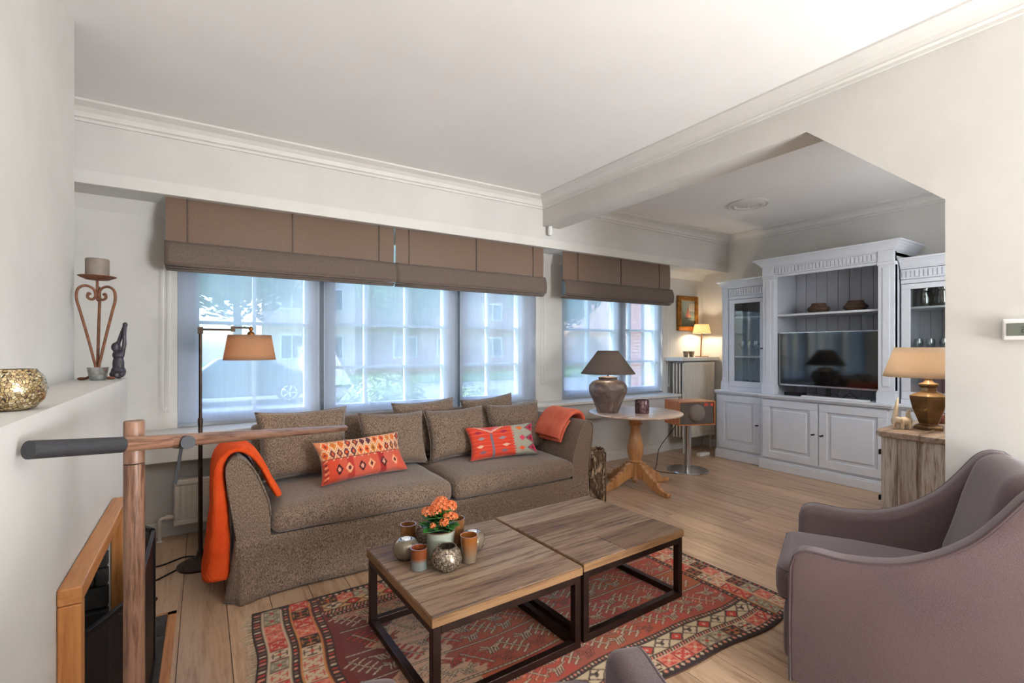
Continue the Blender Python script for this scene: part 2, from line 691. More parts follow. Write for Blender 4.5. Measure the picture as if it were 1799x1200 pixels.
# window wall: piers, apron and lintel round two openings
ZS, ZT = 0.70, 2.34
OP = [(-0.15, 2.925), (3.27, 4.885)]
w = MB()
w.box(XL - 0.2, XF + 0.2, YW, YW + 0.3, -0.4, ZS)
w.box(XL - 0.2, XF + 0.2, YW, YW + 0.3, ZT, CZ)
w.box(XL - 0.2, OP[0][0], YW, YW + 0.3, ZS, ZT)
w.box(OP[0][1], OP[1][0], YW, YW + 0.3, ZS, ZT)
w.box(OP[1][1], XF + 0.2, YW, YW + 0.3, ZS, ZT)
struct(w.build('wall_front', M['wall']))
# far wall behind the cabinet
struct(MB().box(XF, XF + 0.2, 0.5, YW + 0.3, -0.12, CZ).build('wall_right', M['wall']))
# partition with beam and slanted corner
poly = [(YB, 0), (0.765, 0), (0.765, 1.955), (1.345, 2.47), (3.76, 2.47), (3.76, CZ), (YB, CZ)]
struct(MB().prism(poly, 'x', XP, XP + 0.2).build('wall_partition', M['wall']))
w = MB().box(XP + 0.2, 3.88, 0.5, 0.70, 0, CZ).box(4.82, XF, 0.5, 0.70, 0, CZ).box(3.88, 4.82, 0.5, 0.70, 0, 1.28).box(3.88, 4.82, 0.5, 0.70, 2.22, CZ)  # alcove end wall; its unseen window opening is added to brighten the alcove
struct(w.build('wall_alcove', M['wall']))
# back wall with a doorway added to let in fill light, left wall
w = MB()
w.box(XL - 0.2, 1.7, YB - 0.2, YB, 0, CZ)
w.box(2.72, XP + 0.2, YB - 0.2, YB, 0, CZ)
w.box(1.7, 2.72, YB - 0.2, YB, 2.3, CZ)
struct(w.build('wall_back', M['wall']))
struct(MB().box(XL - 0.2, XL, YB - 0.2, YW + 0.3, -0.12, CZ).build('wall_left', M['wall']))
d1 = MB()  # frame for the added doorway, out of view
for xx in (1.7, 2.18, 2.66):
    d1.box(xx, xx + 0.06, YB - 0.16, YB - 0.10, 0, 2.3)
d1.box(1.7, 2.72, YB - 0.16, YB - 0.10, 2.24, 2.3)
d1.box(1.7, 2.72, YB - 0.16, YB - 0.10, 0, 0.08)
struct(d1.build('door_added', M['frame']))

# chimney breast with fire opening
FX = -0.29
w = MB()
FY0, FY1, FZ = 1.575, 2.33, 0.69
w.box(XL, FX, 0.85, FY0, 0, 1.165)
w.box(XL, FX, FY1, 2.81, 0, 1.165)
w.box(XL, FX, FY0, FY1, FZ, 1.165)
w.box(XL, FX - 0.42, FY0, FY1, 0, FZ)
struct(w.build('wall_chimney', M['wall']))
struct(MB().box(XL, -0.473, 0.85, 2.81, 1.165, CZ).build('wall_chimney_upper', M['wall']))

# deep valance over the windows, its lower board and the cove under it
struct(MB().box(XL, XF, 3.75, YW, 2.285, CZ).build('wall_valance', M['wall']))
struct(MB().box(XL, XF, 3.738, 3.765, 2.27, 2.352).build('trim_1', M['trim'], bev=0.003))
struct(MB().prism([(4.05, 2.285), (4.11, 2.20), (4.11, 2.285)], 'x', XL, XF).build('trim_2', M['trim']))
# cornices
CP = [(0, 0), (0.105, 0), (0.105, 0.012), (0.09, 0.018), (0.06, 0.03), (0.038, 0.052), (0.03, 0.07), (0.03, 0.078), (0.014, 0.084), (0.014, 0.1), (0, 0.1)]


def cornice(n, axis, wall, sign, a0, a1):
    poly = [(wall + sign * d, CZ - h) for d, h in CP]
    if sign > 0:
        poly = poly[::-1]
    if axis == 'x':
        return struct(MB().prism(poly, 'x', a0, a1).build('trim_%d' % n, M['trim']))
    return struct(MB().prism(poly, 'y', a0, a1).build('trim_%d' % n, M['trim']))


cornice(3, 'x', 3.75, -1, XL, XP)
cornice(4, 'x', 3.75, -1, XP + 0.2, XF)
cornice(5, 'y', XP, -1, YB, 3.75)
cornice(6, 'y', XF, -1, 0.7, 3.75)
# sill plate and boxed apron below the windows
struct(MB().box(XL, XF - 0.76, 3.85, YW + 0.06, 0.715, 0.742).build('trim_7', M['trim'], bev=0.004))
struct(MB().box(XL, XF - 0.76, 3.90, YW, 0.55, 0.715).build('trim_8', M['wall']))
struct(MB().box(XL, 4.9, 4.095, YW, 0, 0.10).build('baseboard_front', M['trim'], bev=0.003))
struct(MB().box(XF - 0.015, XF, 0.7, YW, 0, 0.10).build('baseboard_right', M['trim'], bev=0.003))


# windows -----------------------------------------------------------------
def window(n, x0, x1, px0, px1, bars_x, bars_z):
    """x0..x1 frame, px0..px1 glass; glazing bars between"""
    zb, zt = 0.745, ZT
    pz0, pz1 = 0.83, 2.28
    f = MB()
    f.box(x0, px0, 4.17, 4.25, zb, zt)
    f.box(px1, x1, 4.17, 4.25, zb, zt)
    f.box(px0, px1, 4.17, 4.25, zb, pz0)
    f.box(px0, px1, 4.17, 4.25, pz1, zt)
    fr = struct(f.build('window_%d' % n, M['frame'], bev=0.004))
    MB().box(px0, px1, 4.215, 4.221, pz0, pz1).build('pane', M['glass'], fr)
    for bx in bars_x:
        MB().box(bx - 0.012, bx + 0.012, 4.19, 4.245, pz0, pz1).build('glazing_bar', M['frame'], fr)
    for bz in bars_z:
        MB().box(px0, px1, 4.193, 4.242, bz - 0.012, bz + 0.012).build('glazing_bar', M['frame'], fr)
    return fr


window(1, -0.15, 0.805, -0.02, 0.69, [0.335], [1.49])
window(2, 0.83, 2.03, 0.93, 1.905, [1.185, 1.55], [1.50, 1.14])
window(3, 2.06, 2.925, 2.10, 2.74, [2.40], [1.505, 1.14])
window(4, 3.27, 4.185, 3.35, 4.10, [3.72], [1.51, 1.14])
window(5, 4.21, 4.885, 4.28, 4.80, [4.39], [1.52, 1.14])
for k, (px, pw) in enumerate(((0.805, 0.025), (2.03, 0.03), (4.185, 0.025))):
    struct(MB().box(px, px + pw, 4.14, 4.26, 0.745, ZT).build('trim_%d' % (9 + k), M['darkframe']))

# fireplace: slate lining, hearth, oak surround --------------------------------
random.seed(4)
lin_t = tag(MB().box(FX - 0.43, FX - 0.405, FY0, FY1, 0, FZ).build('slate_lining', M['slate']), 'rough dark slate lining inside the fireplace opening', 'stonework')
lin_t['kind'] = 'structure'
z = 0.0
while z < FZ - 0.02:
    hgt = min(random.uniform(0.055, 0.085), FZ - z)
    # back face
    y = FY0
    while y < FY1 - 0.02:
        L = min(random.uniform(0.14, 0.30), FY1 - y)
        q = random.uniform(0.0, 0.018)
        MB().box(FX - 0.41, FX - 0.385 + q, y + 0.003, y + L - 0.003, z + 0.003, z + hgt - 0.003).build('slate_stone', M['slate'], lin_t, bev=0.006)
        y += L
    # far cheek, facing the camera
    xx = FX - 0.40
    while xx < FX - 0.012:
        L = min(random.uniform(0.10, 0.20), FX - 0.001 - xx)
        q = random.uniform(0.0, 0.016)
        MB().box(xx + 0.003, xx + L - 0.003, FY1 - 0.028 - q, FY1, z + 0.003, z + hgt - 0.003).build('slate_stone', M['slate'], lin_t, bev=0.006)
        xx += L
    z += hgt
h = tag(MB().box(FX, -0.143, 1.25, 2.876, 0.0, 0.003).build('slate_hearth', M['oak_sub']), 'narrow dark slate hearth set in the oak floor by the fireplace', 'hearth')
h['kind'] = 'structure'
y = 1.25
while y < 2.87:
    L = min(random.uniform(0.16, 0.34), 2.876 - y)
    MB().box(FX + 0.002, -0.145, y + 0.002, y + L - 0.002, 0.002, 0.009 + random.uniform(0, 0.004)).build('slate_stone', M['slate'], h, bev=0.003)
    y += L
struct(MB().box(-0.143, -0.108, 1.25, 2.91, 0.0, 0.005).box(FX, -0.108, 2.878, 2.91, 0.0, 0.005).build('trim_12', M['oakframe']))
sur = thing('fireplace_surround', 'honey oak surround framing the low fireplace opening', 'surround', (FX, 1.95, 0))
MB().box(0.001, 0.047, -0.42, 0.42, 0.690, 0.731).build('lintel', M['oakframe'], sur, bev=0.004)
MB().box(0.001, 0.045, -0.418, -0.376, 0, 0.689).build('jamb', M['oakframe_v'], sur, bev=0.004)
MB().box(0.001, 0.045, 0.372, 0.418, 0, 0.689).build('jamb', M['oakframe_v'], sur, bev=0.004)
M['bar'] = mat('blind_bar', (150, 156, 164), 0.4, c2=(140, 147, 156), ns=6)
# ================================================================== blinds
def roller(x0, x1, zb, label):
    t = thing('roller_blind', label, 'blind', (x0, 4.125, 0), 0, 'sheer roller blinds')
    w = x1 - x0
    MB().grid(lambda u, v: (u * w, 0.003 * math.sin(u * 23 + x0 * 7) * (1 - v) + 0.0015 * math.sin(u * 61), zb + v * (2.30 - zb)), 40, 6).build('sheer_cloth', M['sheer'], t, smooth='all', fix=False)
    MB().box(0, w, -0.008, 0.008, zb - 0.012, zb + 0.012).build('bottom_bar', M['bar'], t, bev=0.003)
    MB().tube([(0, 0, 2.305), (w, 0, 2.305)], 0.016, 12).build('roller', M['white'], t)
    return t


roller(-0.145, 0.80, 0.757, 'sheer roller blind over the leftmost window, behind the floor lamp')
roller(0.833, 2.027, 0.757, 'sheer roller blind over the middle window above the sofa')
roller(2.063, 2.92, 0.757, 'narrow sheer roller blind at the right end of the long window, above the folded throw')
roller(3.275, 4.88, 0.757, 'sheer roller blind over the far window, behind the pottery lamp')


def cord(x, y, z0, z1, label, sway=0.0):
    p = [(x - 0.012, y, z1), (x - 0.016 - sway, y, (z0 + z1) / 2), (x - 0.016 - sway, y, z0 + 0.02), (x - sway, y, z0), (x + 0.016 - sway, y, z0 + 0.02), (x + 0.018 - sway * 0.5, y, (z0 + z1) / 2), (x + 0.012, y, z1)]
    tag(MB().tube(bez(p, 6), 0.0022, 6).build('blind_cord', M['white'], smooth='all'), label, 'cord', 'looped blind cords')


cord(-0.20, 4.04, 0.90, 2.25, 'looped white blind cord on the wall left of the leftmost window', 0.01)
cord(3.00, 4.08, 0.95, 2.25, 'looped white blind cord on the pier between the two windows')
cord(4.96, 4.08, 0.85, 2.25, 'looped white blind cord between far window and painting')


def shade_mat(name, c, c2, transl):
    m = bpy.data.materials.new(name)
    m.use_nodes = True
    nt = m.node_tree
    nt.nodes.clear()
    out = nt.nodes.new('ShaderNodeOutputMaterial')
    mp = _coord(nt)
    n = _noise(nt, mp, 300, 2, 0.7)
    r = _ramp(nt, n.outputs['Fac'], [(0.35, c), (0.65, c2)])
    tl = nt.nodes.new('ShaderNodeBsdfTranslucent')
    df = nt.nodes.new('ShaderNodeBsdfDiffuse')
    nt.links.new(r.outputs[0], tl.inputs[0])
    nt.links.new(r.outputs[0], df.inputs[0])
    mx = nt.nodes.new('ShaderNodeMixShader')
    mx.inputs[0].default_value = transl
    nt.links.new(df.outputs[0], mx.inputs[1])
    nt.links.new(tl.outputs[0], mx.inputs[2])
    nt.links.new(mx.outputs[0], out.inputs[0])
    return m


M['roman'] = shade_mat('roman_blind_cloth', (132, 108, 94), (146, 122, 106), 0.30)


def roman(x0, x1, label, seams, ov=0.006):
    t = thing('roman_blind', label, 'blind', (x0, 3.86, 0), 0, 'taupe roman blinds')
    w = x1 - x0
    zt, zm, zb = 2.285, 1.985, 1.845

    def face(u, v):
        z = zt + (zm - zt) * v
        return (u * w, -0.006 * math.sin(PI * v) + 0.004 * math.sin(u * 9 + x0 * 3) * v, z)
    MB().grid(face, 40, 8).build('cloth', M['roman'], t, smooth='all', fix=False)

    def fold(u, v):
        a = v * 1.0
        z = zm + 0.012 - (zm + 0.012 - zb) * a
        y = -0.028 - 0.03 * math.sin(PI * min(1, a * 1.05)) * 0.5 - 0.02 * a
        return (-ov + u * (w + 2 * ov), y + 0.003 * math.sin(u * 14 + x0), z)
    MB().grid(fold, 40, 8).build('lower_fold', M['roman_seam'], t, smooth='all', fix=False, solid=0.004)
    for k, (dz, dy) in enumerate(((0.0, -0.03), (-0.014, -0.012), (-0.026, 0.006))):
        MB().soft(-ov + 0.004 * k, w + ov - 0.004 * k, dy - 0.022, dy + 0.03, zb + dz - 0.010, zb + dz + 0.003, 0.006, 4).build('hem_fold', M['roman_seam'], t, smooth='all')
    for s in seams:
        MB().box(s * w - 0.0035, s * w + 0.0035, -0.014, -0.002, zm, zt).build('seam', M['roman_seam'], t)
    return t


roman(-0.203, 1.318, 'long taupe roman blind drawn up at the left end of the windows', (0.08, 0.50, 0.92))
roman(1.332, 2.835, 'taupe roman blind drawn up above the middle of the sofa', (0.077, 0.50, 0.915))
roman(3.078, 4.712, 'taupe roman blind drawn up over the far window by the painting', (0.12, 0.50, 0.88))

# ================================================================== rug
RX0, RX1, RY0, RY1 = 0.185, 2.555, 1.26, 2.66
RW, RH = RX1 - RX0, RY1 - RY0
ras = Ras(RW, RH, 0.0025, (158, 74, 52))
DK, CR, RD, PK, TC, MR, GR, OR = (52, 34, 28), (196, 172, 142), (186, 58, 42), (208, 124, 98), (164, 76, 52), (112, 42, 36), (128, 120, 98), (190, 120, 62)
rr = random.Random(5)


def hand(x, y, s, d, c, n=4):
    """a comb or bird motif: stalk with prongs"""
    for ww, cc in ((0.010, DK), (0.0055, c)):
        ras.line(x, y, x + d * 0.05 * s, y + 0.012 * s, ww * s, cc)
        for k in range(n):
            bx = x - d * 0.012 * s - d * 0.0 + d * 0.013 * s * k
            by = y + 0.003 * s * k
            ras.line(bx, by, bx - d * 0.012 * s, by - 0.034 * s, ww * s, cc)
        ras.line(x - d * 0.012 * s, y + 0.004 * s, x - d * 0.034 * s, y + 0.02 * s, ww * s, cc)
        ras.line(x - d * 0.02 * s, y - 0.002 * s, x - d * 0.045 * s, y + 0.006 * s, ww * s, cc)


def dashed(x0, y0, x1, y1, w, c1, c2, step=0.022):
    n = max(1, int(math.hypot(x1 - x0, y1 - y0) / step))
    ras.line(x0, y0, x1, y1, w * 1.9, DK)
    for k in range(n):
        a, b = k / n, (k + 0.62) / n
        ras.line(x0 + (x1 - x0) * a, y0 + (y1 - y0) * a, x0 + (x1 - x0) * b, y0 + (y1 - y0) * b, w, c1)


def tile(x, y, sx, sy, kind):
    """square block in the borders"""
    bg = (RD, CR, DK, PK, GR, CR)[kind % 6]
    fg = (CR, DK, OR, RD, CR, RD)[kind % 6]
    ras.rect(x + 0.003, x + sx - 0.003, y + 0.003, y + sy - 0.003, bg)
    cx, cy = x + sx / 2, y + sy / 2
    for k in range(4):
        a = k * PI / 2
        ux, uy = math.cos(a), math.sin(a)
        ras.line(cx, cy, cx + ux * sx * 0.38, cy + uy * sy * 0.38, 0.007, fg)
        for q in (-1, 1):
            ex, ey = cx + ux * sx * 0.34, cy + uy * sy * 0.34
            ras.line(ex, ey, ex - uy * q * sx * 0.2, ey + ux * q * sy * 0.2, 0.006, fg)
    ras.diam(cx, cy, sx * 0.14, sy * 0.14, RD if fg != RD else CR)


# field
BX0, BX1, BY0, BY1 = 0.335, RW - 0.245, 0.235, RH - 0.20
ras.rect(0, RW, 0, RH, MR)
ras.rect(BX0, BX1, BY0, BY1, TC)
nyb = 5
for r_ in range(nyb):
    y = BY0 + (BY1 - BY0) * (r_ + 0.5) / nyb
    for k in range(10):
        x = BX0 + 0.06 + k * (BX1 - BX0 - 0.04) / 10
        ras.rect(x, x + 0.18, y - 0.09, y + 0.09, (rr.randint(150, 176), rr.randint(66, 84), rr.randint(44, 60)))
# pale and wine patches towards the left end of the field
ras.rect(BX0, BX0 + 0.16, BY0, BY1, (112, 52, 48))
ras.rect(BX0 + 0.16, BX0 + 0.40, BY0, BY1 - 0.05, (190, 150, 122))
for k in range(7):
    ras.diam(BX0 + 0.16, BY0 + 0.05 + k * 0.14, 0.08, 0.06, (112, 52, 48) if k % 2 else (186, 142, 114))
    ras.diam(BX0 + 0.40, BY0 + 0.10 + k * 0.13, 0.07, 0.05, (186, 142, 114) if k % 2 else (150, 74, 56))
ras.rect(BX0, BX0 + 0.7, BY1 - 0.075, BY1, (176, 120, 100))
for r_ in range(nyb):
    y0 = BY0 + (BY1 - BY0) * r_ / nyb
    y1 = BY0 + (BY1 - BY0) * (r_ + 1) / nyb
    if r_:
        dashed(BX0, y0, BX1, y0, 0.0075, CR, DK)
    ym = (y0 + y1) / 2
    k = 0
    x = BX0 + 0.05 + 0.04 * (r_ % 2)
    while x < BX1 - 0.05:
        c = CR if rr.random() < 0.72 else (RD if x < BX0 + 0.5 else PK)
        if k % 2 == 0:
            # diagonal spine with serrated leaf
            for ww, cc in ((0.013, DK), (0.006, CR)):
                ras.line(x - 0.045, ym + 0.055, x + 0.045, ym - 0.055, ww, cc)
            for q in range(5):
                t = -0.04 + q * 0.02
                px, py = x + t, ym - t * 1.2
                for ww, cc in ((0.012, DK), (0.008, c)):
                    ras.line(px + 0.006, py + 0.006, px + 0.034, py + 0.018 + 0.006 * (q % 2), ww, cc)
                    ras.line(px - 0.006, py - 0.006, px - 0.03, py - 0.02, ww, cc)
        else:
            hand(x, ym + 0.035, 1.15, 1 if r_ % 2 else -1, c)
            hand(x + 0.015, ym - 0.04, 1.05, -1 if r_ % 2 else 1, CR if rr.random() < 0.7 else (176, 80, 62))
            ras.diam(x + 0.05, ym, 0.011, 0.010, PK)
        x += 0.088
        k += 1
# long-side borders (front and back), from the field outwards
for side in (0, 1):
    def yy(a, b):
        return (a, b) if side == 0 else (RH - b, RH - a)
    y0, y1 = yy(0.205, 0.235)
    ras.rect(BX0 - 0.02, BX1 + 0.02, y0, y1, DK)
    for k in range(95):
        ras.diam(BX0 + k * 0.0205, (y0 + y1) / 2, 0.008, 0.008, PK if k % 2 else CR)
    y0, y1 = yy(0.125, 0.205) if side == 0 else yy(0.10, 0.17)
    ras.rect(BX0 - 0.02, BX1 + 0.02, y0, y1, (190, 168, 134) if side == 0 else (196, 148, 96))
    ras.line(BX0 - 0.02, y0, BX1 + 0.02, y0, 0.007, DK)
    ras.line(BX0 - 0.02, y1, BX1 + 0.02, y1, 0.007, DK)
    ym = (y0 + y1) / 2
    for k in range(20):
        x = BX0 + 0.03 + k * 0.095
        if k % 2:
            ras.diam(x, ym, 0.046, 0.036, DK)
            ras.diam(x, ym, 0.036, 0.027, RD)
            ras.diam(x, ym, 0.01, 0.009, CR)
        else:
            ras.diam(x, ym, 0.052, 0.04, DK)
            ras.diam(x, ym, 0.044, 0.033, CR)
            hand(x, ym + 0.008, 0.55, 1, DK, 3)
    y0, y1 = yy(0.102, 0.125) if side == 0 else yy(0.17, 0.20)
    ras.rect(BX0 - 0.3, BX1 + 0.3, y0, y1, DK)
    for k in range(150):
        ras.line(BX0 - 0.3 + k * 0.0175, y0 + 0.005, BX0 - 0.3 + k * 0.0175 + 0.008, y1 - 0.005, 0.008, PK if k % 3 else CR)
    y0, y1 = yy(0.038, 0.102)
    for k in range(28):
        tile(0.05 + k * 0.084, y0, 0.084, y1 - y0, rr.randint(0, 5))
    ras.line(0, y0, RW, y0, 0.005, CR)
    ras.line(0, y1, RW, y1, 0.005, CR)
    y0, y1 = yy(0.0, 0.038)
    ras.rect(0, RW, y0, y1, (44, 28, 24))
    for k in range(76):
        ras.diam(0.016 + k * 0.0315, (y0 + y1) / 2 + (0.007 if side == 0 else -0.007), 0.011, 0.011, PK if k % 2 else CR)
# end borders
for e in (0, 1):
    def xx_(a, b):
        return (a, b) if e == 0 else (RW - b, RW - a)
    for (a, b, sz) in ((0.045, 0.125, 0.075), (0.165, 0.255, 0.085)) if e == 0 else ((0.03, 0.115, 0.08), (0.125, 0.205, 0.075)):
        x0, x1 = xx_(a, b)
        n = int((RH - 0.1) / sz)
        for k in range(n + 1):
            tile(x0, 0.04 + k * sz, x1 - x0, sz, rr.randint(0, 5))
        ras.line(x0, 0.03, x0, RH - 0.03, 0.008, CR if a < 0.1 else OR)
        ras.line(x1, 0.03, x1, RH - 0.03, 0.008, CR if a < 0.1 else OR)
    for (a, b) in ((0.0, 0.04), (0.13, 0.16), (0.262, 0.30)) if e == 0 else ((0.0, 0.028), (0.21, 0.24)):
        x0, x1 = xx_(a, b)
        ras.rect(x0, x1, 0.0, RH, DK)
        for k in range(int(RH / 0.026)):
            ras.rect(x0 + 0.008, x1 - 0.008, k * 0.026 + 0.004, k * 0.026 + 0.017, (PK, RD, CR, (120, 84, 66))[k % 4])
nxr, nyr = 520, 310


def wav(x, y):
    e = 0.010 * math.sin(x * 5.2 + 0.7) + 0.006 * math.sin(x * 11.7)
    g = 0.008 * math.sin(y * 6.1) + 0.005 * math.sin(y * 13.3 + 1)
    fy = 1 - y / RH
    return x + g * (1 - x / RW) * 1.6, y + e * fy * 1.3


def rugp(u, v):
    x, y = wav(u * RW, v * RH)
    return (x, y, 0.009 + 0.0012 * math.sin(x * 9) * math.sin(y * 8))


rug = thing('patterned_rug', 'worn red and cream hand-knotted rug under the two coffee tables', 'rug', (RX0, RY0, 0))
mb = MB().grid(rugp, nxr, nyr)
me = mb.mesh('pile')
ii = np.minimum((np.arange(nxr) / (nxr - 1) * ras.nx).astype(int), ras.nx - 1)
jj = np.minimum((np.arange(nyr) / (nyr - 1) * ras.ny).astype(int), ras.ny - 1)
# soften one raster step so that the weave does not alias
sm = ras.a.copy()
sm[1:-1, 1:-1] = (ras.a[1:-1, 1:-1] * 2 + ras.a[:-2, 1:-1] + ras.a[2:, 1:-1] + ras.a[1:-1, :-2] + ras.a[1:-1, 2:]) / 6
set_cols(me, sm[np.ix_(jj, ii)].reshape(-1, 3))
M['rug'] = attr_mat('rug_wool', 0.95, 0.5, 500, 0.15)
link('pile', me, M['rug'], rug, smooth='all')
base = MB()
n = 80
edge = [wav(i / n * RW, 0) for i in range(n)] + [wav(RW, i / n * RH) for i in range(n)] + [wav(RW - i / n * RW, RH) for i in range(n)] + [wav(0, RH - i / n * RH) for i in range(n)]
base.prism([(a, b) for a, b in edge], 'z', 0.0005, 0.0068)
base.build('backing', mat('rug_backing', (92, 58, 46), 0.95, c2=(70, 44, 36), ns=60), rug)
fr = MB()
for k in range(230):
    y = rr.uniform(0.01, RH - 0.01)
    x, yv = wav(0, y)
    L = rr.uniform(0.012, 0.045)
    fr.tube([(x + 0.004, yv, 0.006), (x - L * 0.5, yv + rr.uniform(-0.006, 0.006), 0.004), (x - L, yv + rr.uniform(-0.01, 0.01), 0.002)], 0.0012, 4)
fo = fr.build('fringe', mat('rug_fringe', (200, 182, 160), 0.95, c2=(180, 160, 138), ns=40), rug)
fo['kind'] = 'stuff'

# ================================================================== coffee tables
M['steel'] = mat('brown_steel', (46, 32, 28), 0.38, 0.75, c2=(62, 44, 38), ns=8)
TW = [wood('old_teak_%d' % k, a, b, c, 'x', 0.62, True, 70, 2.4, 0.05, 0.5, 16) for k, (a, b, c) in enumerate((
    ((46, 30, 21), (94, 70, 52), (138, 112, 90)), ((40, 26, 18), (84, 60, 43), (120, 94, 72)), ((54, 38, 28), (104, 80, 62), (148, 126, 104))))]
M['teak_edge'] = wood('old_teak_edge', (80, 54, 32), (124, 88, 54), (148, 110, 72), 'x', 0.6, True, 60, 2.0, 0.05, 0.3)
M['teak_edge_y'] = wood('old_teak_edge_end', (70, 48, 30), (112, 80, 52), (138, 102, 68), 'y', 0.6, True, 60, 2.0, 0.05, 0.3)
random.seed(11)


def coffee_table(loc, rz, label):
    t = thing('coffee_table', label, 'coffee table', loc, rz, 'teak and steel coffee tables')
    a = 0.352
    b = 0.012
    zt = 0.352
    th = 0.038
    y = -a
    ws = [0.16, 0.20, 0.15, 0.194]
    random.shuffle(ws)
    for k, wd in enumerate(ws):
        ln = [(-a, a)] if random.random() < 0.6 else [(-a, random.uniform(-0.1, 0.15)), (None, a)]
        if len(ln) == 2:
            ln[1] = (ln[0][1], a)
        for (p, q) in ln:
            dz = random.uniform(-0.002, 0.0)
            MB().box(p + 0.0008, q - 0.0008, y + 0.0008, y + wd - 0.0008, zt - th, zt + dz).build('top_plank', TW[random.randrange(3)], t, bev=0.003)
        y += wd
    for sx in (-1, 1):
        MB().box(-a - 0.001, a + 0.001, sx * (a + 0.0005) - 0.0015, sx * (a + 0.0005) + 0.0015, zt - th, zt - 0.006).build('edge_face', M['teak_edge'], t)
        MB().box(sx * (a + 0.0005) - 0.0015, sx * (a + 0.0005) + 0.0015, -a, a, zt - th, zt - 0.006).build('edge_face', M['teak_edge_y'], t)
    s = 0.032
    e = a - 0.004
    leg = MB().box(-s / 2, s / 2, -s / 2, s / 2, 0, zt - th - 0.001).mesh('leg')
    for sx in (-1, 1):
        for sy in (-1, 1):
            link('leg', leg, M['steel'], t, loc=(sx * (e - s / 2), sy * (e - s / 2), 0.0), bev=0.002)
    for z0, nm in ((0.0, 'floor_rail'), (zt - th - s - 0.001, 'top_rail')):
        for sy in (-1, 1):
            MB().box(-e + s, e - s, sy * (e - s / 2) - s / 2, sy * (e - s / 2) + s / 2, z0, z0 + s).build(nm, M['steel'], t, bev=0.002)
        for sx in (-1, 1):
            MB().box(sx * (e - s / 2) - s / 2, sx * (e - s / 2) + s / 2, -e + s, e - s, z0, z0 + s).build(nm, M['steel'], t, bev=0.002)
    return t


RG = 0.0112
coffee_table((1.012, 1.930, RG), R(2.0), 'square reclaimed teak coffee table carrying the plant and candle holders')
coffee_table((1.735, 1.972, RG), R(2.4), 'bare square reclaimed teak coffee table, the one nearer the pedestal table')
# ================================================================== sofa
SX, SY = 1.331, 2.84
sofa = thing('sofa', 'long taupe tweed sofa with loose skirted cover under the windows', 'sofa', (SX, SY, 0))
AP = [(0.15, 0.26), (0.135, 0.40), (0.112, 0.56), (0.100, 0.66), (0.106, 0.708), (0.13, 0.735), (0.16, 0.738), (0.20, 0.705), (0.24, 0.64), (0.272, 0.56), (0.298, 0.47), (0.302, 0.36), (0.302, 0.26)]
APs = [(p.x, p.y) for p in bez([(a, b, 0) for a, b in AP], 4)]
for sgn in (1, -1):
    poly = [(sgn * (a - SX), b) for a, b in APs]
    if sgn > 0:
        poly = poly[::-1]
    MB().prism(poly, 'y', 0.0, 0.88).build('arm', M['sofa'], sofa, smooth=True, bev=0.014, seg=3)
    # seam welt along the arm front
    MB().tube([(sgn * (a - SX), -0.003, b) for a, b in APs[3:-6]], 0.005, 6).build('arm_welt', M['sofa'], sofa, smooth='all')
MB().box(-1.17, 1.17, 0.02, 0.90, 0.05, 0.31).build('base', M['sofa'], sofa)
Mt = Matrix.Translation((0, 0.80, 0.30)) @ Matrix.Rotation(R(-7), 4, 'X') @ Matrix.Translation((0, -0.80, -0.30))
MB().soft(-1.06, 1.06, 0.70, 0.90, 0.28, 0.80, 0.06, 10, crown=0.01, M=Mt, wob=0.004).build('backrest', M['sofa'], sofa, smooth='all')
MB().soft(-1.032, 0.024, -0.035, 0.72, 0.312, 0.452, 0.055, 14, crown=0.035, belly=0.012, wob=0.008, seed=1).build('seat_cushion', M['sofa'], sofa, smooth='all')
MB().soft(0.030, 1.035, -0.035, 0.72, 0.312, 0.452, 0.055, 14, crown=0.035, belly=0.012, wob=0.008, seed=5).build('seat_cushion', M['sofa'], sofa, smooth='all')
# skirt all round the front with pleated corners
ox0, ox1 = 0.143 - SX, SX - 0.143
per = []
for k in range(24):
    per.append((ox0, 0.88 * (1 - (k / 24) ** 0.6), 0.88 * (1 - (k / 24) ** 0.6), 'l'))
n = 70
for k in range(n + 1):
    q = k / n
    q = 0.5 - 0.5 * math.cos(PI * q) * (0.55 + 0.45 * abs(math.cos(PI * q)))
    per.append((ox0 + (ox1 - ox0) * q, 0.0, min((ox1 - ox0) * q, (ox1 - ox0) * (1 - q)), 'f'))
for k in range(1, 25):
    per.append((ox1, 0.88 * (k / 24) ** 1.6, 0.88 * (k / 24) ** 1.6, 'r'))


def skirt(u, v):
    x, y, d, sd = per[min(len(per) - 1, int(round(u * (len(per) - 1))))]
    dn = 1 - v
    fl = 0.010 * dn + 0.050 * dn ** 1.3 * math.exp(-(d / 0.10) ** 2) - (0.040 * dn if d < 0.012 else 0)
    fl += 0.004 * dn * math.sin((x + y) * 17)
    nx, ny = {'l': (-1, 0), 'f': (0, -1), 'r': (1, 0)}[sd]
    if d < 0.012:
        nx, ny = (-0.7 if x < 0 else 0.7), -0.7
    z = 0.012 + 0.30 * v - 0.010 * dn * math.exp(-(d / 0.12) ** 2)
    return (x + nx * fl, y + ny * fl, z)


MB().grid(skirt, len(per), 9).build('skirt', M['sofa'], sofa, smooth='all', fix=False, solid=0.006)


